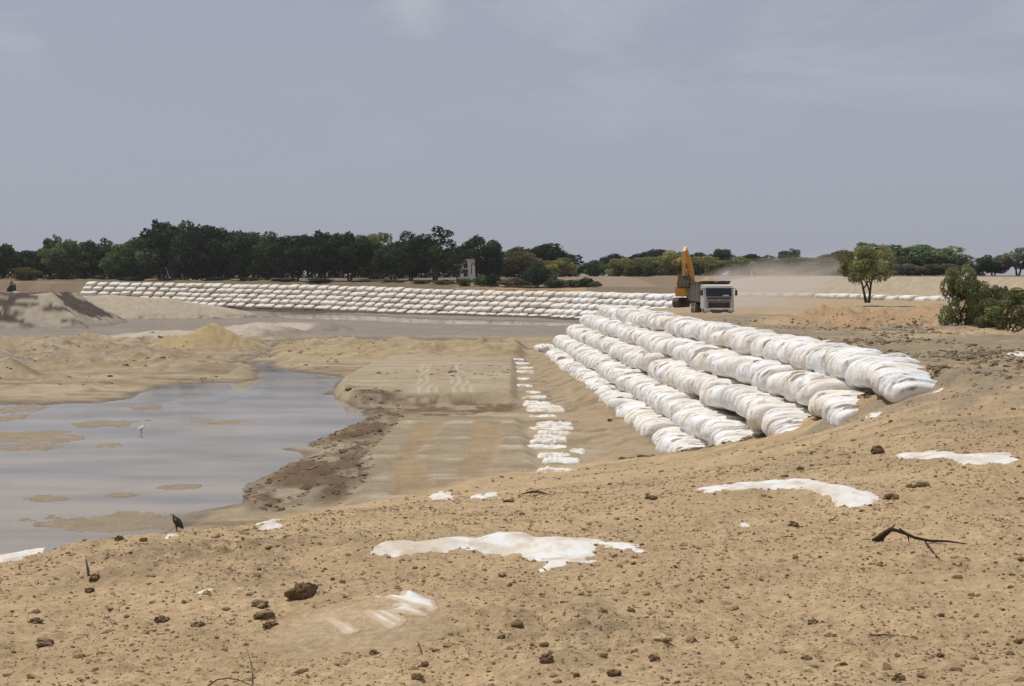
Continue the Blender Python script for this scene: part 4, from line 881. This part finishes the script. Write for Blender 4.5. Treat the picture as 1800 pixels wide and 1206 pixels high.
def beam(pts, wd, hts):
    B = MB(); V = []
    for (y, z), h, t_ in zip(pts, hts, range(len(pts))):
        a = Vector(pts[max(t_-1,0)]); b = Vector(pts[min(t_+1,len(pts)-1)]); d_ = (b-a).normalized(); n_ = Vector((-d_.y, d_.x))
        for sx_, sg in ((-1,-1),(1,-1),(1,1),(-1,1)): V.append((sx_*wd/2, y+n_.x*sg*h/2, z+n_.y*sg*h/2))
    m_ = len(pts); Fc = [(3,2,1,0), tuple((m_-1)*4+j for j in range(4))] + [(i*4+j, i*4+(j+1)%4, i*4+4+(j+1)%4, i*4+4+j) for i in range(m_-1) for j in range(4)]
    B.add(V, Fc); return B
boom = beam([(-.5,1.55),(-1.0,2.6),(-1.45,3.6),(-2.4,4.75),(-3.2,5.2)], .34, [.34,.40,.44,.34,.26]).build('boom', M_ORG, exc, loc=(.15,0,0))
stickb = beam([(-2.9,5.45),(-3.3,5.05),(-3.45,4.0),(-3.5,2.9)], .26, [.22,.34,.28,.20]).build('stick', M_ORG, exc, loc=(.15,0,0))
B = MB()
for s in (-1, 1): B.tube([(.15+s*.30,-.95,1.35),(.15+s*.30,-1.3,2.4)], .09, 10)
B.build('boom_cylinder', M_BRN, exc, True)
B = MB()
for s in (-1, 1): B.tube([(.15+s*.30,-1.3,2.4),(.15+s*.30,-1.6,3.5)], .05, 10)
B.build('boom_ram', M_CHR, exc, True)
B = MB(); B.tube([(.15,-1.5,4.05),(.15,-2.35,5.1)], .085, 10); B.build('stick_cylinder', M_BRN, exc, True)
B = MB(); B.tube([(.15,-2.35,5.1),(.15,-2.92,5.5)], .045, 10); B.build('stick_ram', M_CHR, exc, True)
bk = [(-3.5,2.9),(-3.15,2.75),(-2.85,2.35),(-2.9,1.95),(-3.2,1.75),(-3.6,1.8),(-3.75,2.1)]
B = MB(); B.prism(bk, -.40, .70); bucket = B.build('bucket', M_BRN, exc)
for k in range(5):
    B = MB(); B.box((-.33+k*.24,-3.8,2.0), (.09,.22,.08)); B.build('tooth', M_CHR, bucket)

# ------------------------------------------------------------------ white hut behind the trees
hd = 379.0; hx0 = (822-CX)/F*hd; hz0 = gz_at(hx0, hd)
M_LIME = paint('white_limewash', (.72,.71,.69), .8, 0, .25, (.35,.30,.24,1), 1.2); M_DARK = paint('dark_opening', (.02,.02,.022), .8)
hut = empty('white_hut', (hx0, hd, hz0)); tag(hut, 'white limewashed hut with dark openings glimpsed between tree trunks', 'hut')
B = MB(); B.box((0, 1.6, 2.9), (3.9, 3.2, 5.8)); wallo = B.build('wall', M_LIME, hut)
B = MB(); B.tube([(-.55,-.02,4.0),(-.55,.03,4.0)], .62, 20); B.build('round_window', M_DARK, hut)
B = MB(); B.prism([(-.02,1.2),(.03,1.2),(.03,3.1),(-.02,3.1)], -1.05, .05); B.build('doorway', M_DARK, hut)
B = MB(); B.box((1.05,-.005,3.2), (.22,.03,2.6)); B.build('slit_window', M_DARK, hut)
B = MB(); B.box((-.5,-.25,3.35), (2.1,.6,.12), 0, Matrix.Rotation(.2, 3, 'Y')); B.build('porch_roof', M_LIME, hut)
B = MB(); B.box((0,1.6,5.87), (4.3,3.6,.14)); B.build('roof', M_LIME, hut)

# ------------------------------------------------------------------ trees
def leaf_cloud(seed, clumps, per, size, tone=(.045,.065,.026), var=.45, drop=.0):
    """clumps: (x,y,z,rx,ry,rz); many small leaf-sprig faces through each clump's shell"""
    r = np.random.default_rng(seed); VV = []; CC = []
    for (cx, cy, cz, rx, ry, rz) in clumps:
        n = max(8, int(per*(rx*ry*rz)**(2/3)))
        d = r.normal(size=(n,3)); d /= np.linalg.norm(d, axis=1)[:, None]; q = r.uniform(.45, 1.08, n)**.6
        P = d*q[:, None]*np.array([rx, ry, rz]) + np.array([cx, cy, cz])
        P[:, 2] -= drop*np.abs(r.normal(size=n))*(d[:,2] < .2)
        a = r.normal(size=(n,3)); a /= np.linalg.norm(a, axis=1)[:, None]; b = np.cross(a, r.normal(size=(n,3))); b /= np.linalg.norm(b, axis=1)[:, None]
        s = size*r.uniform(.6, 1.5, n)[:, None]; s2 = s*r.uniform(.45, .8, n)[:, None]
        VV.append(np.stack([P-a*s, P+b*s2, P+a*s, P-b*s2*.8], 1).reshape(-1,3))
        k = (1 + var*r.uniform(-1, 1))*(1 + .30*r.uniform(-1, 1, (n,1))); hue = r.uniform(-.12, .16)
        c = np.array(tone)[None]*k*np.array([1+hue, 1, 1-hue*.5]); CC.append(np.repeat(np.concatenate([c, np.ones((n,1))], 1), 4, 0))
    V = np.concatenate(VV); return V, np.arange(len(V)).reshape(-1, 4), np.concatenate(CC)
def crown_clumps(r, n, shape, fr=.28):
    out = []
    for _ in range(n):
        while True:
            p = r.uniform(-1, 1, 3)
            if p[2] > shape.get('zmin', -.6) and (p**2).sum() < 1: break
        p = p/np.linalg.norm(p)**.45 if np.linalg.norm(p) > .01 else p
        p[2] = max(p[2], shape.get('zmin', -.6)); k = fr*r.uniform(.65, 1.3)
        out.append((p[0]*.80*shape['rx'], p[1]*.80*shape['ry'], shape['cz'] + p[2]*.80*shape['rz'], k*shape['rx'], k*shape['ry'], k*shape['rz']*shape.get('flat', .9)))
    return out
def tree_meshes(seed, kind):
    """unit tree: 1 high, crown about 1 wide; returns crown mesh, trunk mesh"""
    r = np.random.default_rng(seed)
    S = dict(dense=dict(rx=.52,ry=.45,rz=.47,cz=.52,zmin=-.9), open=dict(rx=.5,ry=.45,rz=.42,cz=.57,zmin=-.75,flat=.6), dome=dict(rx=.52,ry=.5,rz=.50,cz=.46,zmin=-.9), umbrella=dict(rx=.5,ry=.45,rz=.37,cz=.61,zmin=-.75,flat=.8), bush=dict(rx=.50,ry=.45,rz=.52,cz=.46,zmin=-1))[kind]
    ncl = dict(dense=34, open=34, dome=40, umbrella=44, bush=34)[kind]; fr = dict(dense=.25, open=.25, dome=.25, umbrella=.22, bush=.24)[kind]
    cl_ = crown_clumps(r, ncl, S, fr)
    if kind in ('dense', 'dome'): cl_.append((0,0,S['cz'],.36,.34,.28))
    size = dict(dense=.024, open=.022, dome=.024, umbrella=.016, bush=.018)[kind]; per = dict(dense=15000, open=13500, dome=14000, umbrella=36000, bush=26000)[kind]
    V, Fc, Cc = leaf_cloud(seed, cl_, per, size, (1,1,1), .40, .03 if kind in ('umbrella','bush') else .0)
    crown = mesh('crown', V, Fc, M_LEAF, False, Cc)
    B = MB(); nt_ = dict(dense=2, open=2, dome=3, umbrella=2, bush=4)[kind]
    for q in range(nt_):
        bx = (q-(nt_-1)/2)*.035 + r.uniform(-.01,.01); lean = (q-(nt_-1)/2)*.16 + r.uniform(-.05,.05)
        p0 = Vector((bx, r.uniform(-.02,.02), -.02)); p1 = p0 + Vector((lean*.5, r.uniform(-.04,.04), .26)); p2 = p1 + Vector((lean*.7, r.uniform(-.05,.05), .28)); rr = .020 if kind != 'bush' else .013
        B.tube([p0, p0.lerp(p1, .5), p1, p2], [rr*1.3, rr, rr*.8, rr*.35], 7)
        for b_ in range(5):
            c_ = cl_[r.integers(len(cl_))]; st = p0.lerp(p1, .5+.5*r.random()) if b_ < 2 else p1.lerp(p2, r.random()); en = Vector(c_[:3])
            B.tube([st, st.lerp(en, .5)+Vector((0,0,.03)), en], [rr*.6, rr*.4, rr*.15], 5)
    trunk = mesh('trunk', B.V, B.F, M_BARK, True)
    return crown, trunk
TM = {k: [tree_meshes(700+10*i+j, k) for j in range(n_)] for i, (k, n_) in enumerate((('dense',5),('open',3),('dome',4),('umbrella',1),('bush',3)))}
def tree(name, label, group, kind, px, top, wpx, d, tint, zb=None, var=None, cat='tree', rz=None):
    X = (px-CX)/F*d; z0 = gz_at(X, d) if zb is None else zb; h = CAMZ+(HZ-top)/F*d - z0; wd = wpx/F*d
    o = empty(name, (X, d, z0), random.uniform(-.6,.6) if rz is None else rz, (wd, wd, h)); tag(o, label, cat, group)
    cm, tm = TM[kind][random.randrange(len(TM[kind])) if var is None else var]
    c = link('crown' if cat == 'tree' else 'foliage', cm, o); c.color = (*tint, 1); link('trunk' if cat == 'tree' else 'stems', tm, o)
    return o
DK = (.052,.080,.042); MID = (.115,.160,.068); YEL = (.33,.32,.12); GRY = (.165,.17,.115); LIT = (.215,.25,.10)
def vary(c, k=.18): f = 1+random.uniform(-k, k); return tuple(v*f for v in c)
G1 = 'dark trees of the tree line behind the far bag wall'
fk = 0; LL = 'broad dark tree in the dense front of the left tree line'
LB = 'dark tree filling the second rank of the left tree line'
for (a, t_, w_, d, kd, tint, lb) in [
  (-70,425,95,415,'dense',DK,None),(5,424,70,412,'dense',DK,'leftmost dark tree in view, at the left edge of tree line'),(45,434,75,418,'dense',DK,None),
  (92,406,42,425,'open',MID,'slender tree with a small round head poking above its neighbours, left'),(115,416,90,405,'dense',MID,'mid green bushy tree under the slender round headed tree'),(160,418,80,412,'dense',DK,None),(180,413,60,430,'open',DK,None),(212,428,80,405,'dense',MID,None),
  (248,412,85,405,'dome',MID,'lighter green rounded tree left of the tallest dark clump'),(285,380,100,410,'dense',DK,'tall dark tree with ragged top, first of the tallest clump'),(328,386,85,405,'dense',DK,None),(372,381,120,408,'dome',DK,'tallest broad domed dark tree of the left tree line'),
  (425,400,100,405,'dense',DK,None),(470,406,90,402,'dense',DK,None),(520,404,95,400,'dense',DK,None),(568,400,100,398,'dense',DK,None),(615,402,90,396,'dense',DK,None),
  (655,396,105,415,'dome',LIT,'light green domed tree rising behind the dark tree line'),(690,420,80,392,'dense',DK,None),(722,405,80,390,'dense',DK,None),(765,391,105,388,'open',DK,'tall ragged tree with sky gaps in its top, left of the hut'),(804,438,40,374,'open',DK,'thin dark tree crossing the left side of the white hut'),
  (842,409,92,384,'dense',DK,'dark tree standing just right of the white hut'),(868,440,52,384,'dense',DK,None)]:
    if not lb: lb = f'dark broad tree, {ORD[fk]} from the left among its like in the left tree line'; fk += 1
    tree('broad_tree', lb, G1, kd, a, t_, w_, d, vary(tint))
for (a, t_, w_, d) in [(-20,435,90,440),(70,432,90,440),(140,425,100,440),(200,430,100,440),(265,400,95,440),(310,395,100,440),(350,392,100,440),(400,398,100,440),(450,410,100,440),(495,408,100,440),(545,408,100,440),(590,405,100,440),(640,412,90,440),(705,420,90,430),(745,415,90,430),(785,430,70,440)]:
    tree('broad_tree', LB, 'trees filling the second rank behind the far wall', 'dense', a, t_, w_, d, vary(DK))
for (a, t_, w_, d, kd, tint, lb, ct) in [
  (918,437,95,395,'dome',(.17,.15,.09),'brownish olive rounded bush tree right of the white hut','tree'),(960,424,150,425,'dome',DK,'large dark domed tree standing alone before the gap of sky','tree'),(905,430,90,425,'dome',MID,'green tree behind the brownish rounded one','tree'),
  (944,458,66,338,'dense',DK,'small dark tree just above the far bag wall','tree'),(985,452,75,405,'bush',YEL,'yellow green bush beneath the large dark domed tree','bush'),(1003,458,55,418,'dome',DK,'low dark tree at the right foot of the large dome','tree'),
  (1048,455,60,470,'dome',MID,'low green tree at the left end of the middle grove','tree'),(1085,443,80,480,'dome',DK,'dark rounded tree, left part of the middle grove','tree'),(1120,443,70,480,'dome',DK,'dark tree between two rounded ones in the middle grove','tree'),(1165,431,95,480,'dome',DK,'highest dark rounded tree left of the excavator boom','tree'),
  (1095,451,75,440,'bush',YEL,'yellow green bush below the left part of middle grove','bush'),(1135,449,80,440,'bush',LIT,'light green bush in front of the middle grove','bush'),(1180,442,90,440,'bush',YEL,'tall yellow green bush left of the excavator boom','bush'),(1210,455,60,450,'dome',MID,'green tree behind the excavator boom','tree'),
  (1240,447,90,440,'bush',YEL,'yellow green bush right of the excavator boom','bush'),(1264,434,64,470,'dense',DK,'dark tree with notched top above the dump truck','tree'),(1230,440,60,490,'dome',DK,'dark tree tucked behind the excavator boom','tree'),(1300,451,90,440,'bush',LIT,'light green bush above the dump truck mirror','bush'),(1330,443,95,470,'dome',DK,'low dark tree right of the dump truck','tree'),
  (1388,433,50,450,'open',DK,'dark tree with spreading head half veiled by dust','tree'),(1358,450,90,430,'bush',GRY,'dusty grey bush behind the dust cloud','bush'),(1415,447,110,430,'dome',GRY,'dusty grey green tree at the right end of the dust','tree'),(1450,445,100,430,'dome',GRY,'dusty tree left of the lone tree','tree'),(1475,437,95,440,'dome',DK,'dark tree behind the left side of the lone tree','tree'),
  (1562,427,150,400,'dome',(.15,.20,.09),'wide green tree behind the right side of the lone tree','tree'),(1635,425,165,395,'dome',(.19,.25,.115),'broadest bright green spreading tree at the right','tree'),(1680,448,70,400,'dome',MID,'green tree at the right foot of the broadest spreading tree','tree'),(1590,462,110,380,'bush',GRY,'grey brown scrub along the levee top behind the lone tree','bush'),(1660,462,110,380,'bush',GRY,'grey brown scrub under the broadest spreading tree','bush'),(1510,465,90,380,'bush',GRY,'grey green scrub on the levee behind the lone trunk','bush'),
  (1745,445,75,380,'dense',DK,'dark tree beside the gap of sky at the right','tree'),(1790,433,85,375,'open',GRY,'thin brown green tree at the right edge','tree'),(1835,430,90,375,'dense',DK,'dark tree just past the right edge','tree'),(1720,462,50,390,'bush',GRY,'low scrub in the gap of sky at the right','bush')]:
    tree('broad_tree' if ct == 'tree' else 'bush', lb, None, kd, a, t_, w_, d, vary(tint, .1), cat=ct)
# lone tree and the bushes of the eroded bank
lone = tree('lone_tree', 'lone feathery tree with two thin trunks near the levee', None, 'umbrella', 1525, 419, 112, 172, (.27,.29,.135), zb=CAMZ-(530-HZ)/F*172, rz=0)
tree('leaning_bush', 'tall olive bush growing on the eroded bank', None, 'bush', 1694, 456, 100, 90, (.24,.25,.115), zb=CAMZ-(585-HZ)/F*90, cat='bush', rz=0)
tree('bush', 'grey green shrub right of the tall olive bush', None, 'bush', 1745, 497, 70, 96, (.12,.135,.065), cat='bush'); tree('bush', 'yellowish shrub at the right edge on the eroded bank', None, 'bush', 1790, 505, 75, 90, (.18,.175,.065), cat='bush'); tree('bush', 'broad grey green scrub in front of the bank at the right edge', None, 'bush', 1772, 512, 95, 84, (.20,.21,.10), cat='bush'); tree('bush', 'small green scrub just right of the tall olive bush', None, 'bush', 1738, 520, 55, 87, (.18,.195,.09), cat='bush'); tree('bush', 'low brown dry shrub between the bank shrubs', None, 'bush', 1765, 500, 40, 99, (.10,.082,.05), cat='bush')
tree('bush', 'round dark bush on the brown bank at far left', None, 'bush', 21, 494, 20, 372, DK, cat='bush'); tree('bush', 'dry yellow bush below the trees at far left', None, 'bush', 45, 468, 60, 396, (.17,.15,.06), cat='bush')
uc = []
for a in range(-90, 900, 13):
    d = random.uniform(428, 456); X = (a-CX)/F*d; g = gz_at(X, d); hh = random.uniform(1.2, 2.6); uc.append((X, d, g + hh*.8, random.uniform(1.6,3), 2, hh))
V_, F_, C_ = leaf_cloud(900, uc, 55, .34, (.040,.050,.030), .35)
tag(link('undergrowth', mesh('undergrowth', V_, F_, M_LEAF, False, C_)), 'dark undergrowth beneath the left tree line', kind='stuff')
SHL = 'low grey green shrub on the strip above the far bag wall'
SH = [(815,488,40,346,MID),(850,484,45,344,MID),(868,480,34,342,DK),(900,489,60,340,GRY),(925,488,50,338,MID),(968,482,34,336,MID),(985,491,60,334,MID),(1015,490,55,330,MID),(1031,487,32,326,DK),(1046,494,30,324,MID),(780,491,50,352,MID),(740,492,50,356,(.10,.10,.05)),(690,491,60,360,MID),(640,492,60,364,(.09,.08,.04)),(560,488,60,372,DK),(500,489,60,380,DK),(440,488,60,386,DK),(380,487,60,392,DK),(300,488,60,398,DK),(230,487,60,400,MID),(160,486,60,405,MID),(100,486,60,405,MID),(1108,484,26,400,(.10,.075,.05))]
for sk, (a, t_, w_, d, tint) in enumerate(sorted(SH)):
    tree('shrub', f'low shrub, {ORD[sk]} from the left along the strip above the far bag wall', 'shrubs above the far bag wall', 'bush', a, t_, w_, d, vary(tint), cat='shrub')

# ------------------------------------------------------------------ dust raised behind the truck
md_, td, _b = new_mat('hanging_dust'); td.nodes.remove(_b)
pv = N(td, 'ShaderNodeVolumePrincipled'); pv.inputs['Color'].default_value = (.84,.78,.70,1); pv.inputs['Anisotropy'].default_value = .2
tcd = N(td, 'ShaderNodeTexCoord'); nd = noise_node(td, tcd.outputs['Object'], 2.4, 3, .55)
ln = N(td, 'ShaderNodeVectorMath', operation='LENGTH'); td.links.new(tcd.outputs['Object'], ln.inputs[0])
sh_ = N(td, 'ShaderNodeMapRange'); sh_.inputs[1].default_value = 1.0; sh_.inputs[2].default_value = .15; sh_.inputs[3].default_value = 0; sh_.inputs[4].default_value = 1; td.links.new(ln.outputs['Value'], sh_.inputs[0])
nr_ = N(td, 'ShaderNodeMapRange'); nr_.inputs[1].default_value = .35; nr_.inputs[2].default_value = .7; td.links.new(nd.outputs['Fac'], nr_.inputs[0])
m1 = N(td, 'ShaderNodeMath', operation='MULTIPLY'); td.links.new(sh_.outputs[0], m1.inputs[0]); td.links.new(nr_.outputs[0], m1.inputs[1])
m2 = N(td, 'ShaderNodeMath', operation='MULTIPLY'); m2.inputs[1].default_value = .17; td.links.new(m1.outputs[0], m2.inputs[0]); td.links.new(m2.outputs[0], pv.inputs['Density'])
td.links.new(pv.outputs[0], td.nodes['Material Output'].inputs['Volume'])
dv, df_ = sub_ico(2)
md2 = md_.copy(); md2.name = 'thin_hanging_dust'; [setattr(n_.inputs[1], 'default_value', .045) for n_ in md2.node_tree.nodes if n_.type == 'MATH' and not n_.inputs[1].is_linked]
for (a, b, d, rx, ry, rz, lb) in ((1325,515,160,9,26,3.6,'tan dust cloud trailing low behind the dump truck'),(1400,484,225,17,26,4.0,'thinner dust drifting up towards the trees right of dump truck')):
    X, Y, Z = WD(a, b, d); tag(link('dust_cloud', mesh('dust_cloud', dv, df_, md2 if d > 200 else md_, True), None, (X, Y, Z), (0, -.12, 0), (rx, ry, rz)), lb, kind='stuff')
hzv = 2600.0; B = MB(); B.box((0, 1000, 13.6), (5400, 3200, 31.0)); hm, ht, _b = new_mat('air_haze'); ht.nodes.remove(_b)
hv = N(ht, 'ShaderNodeVolumePrincipled'); hv.inputs['Color'].default_value = (.86,.90,.97,1); hv.inputs['Density'].default_value = .00007; hv.inputs['Anisotropy'].default_value = .3
ht.links.new(hv.outputs[0], ht.nodes['Material Output'].inputs['Volume'])
tag(B.build('haze', hm), 'thin pale haze in the air', kind='stuff')
print('objects', len(SC.objects))
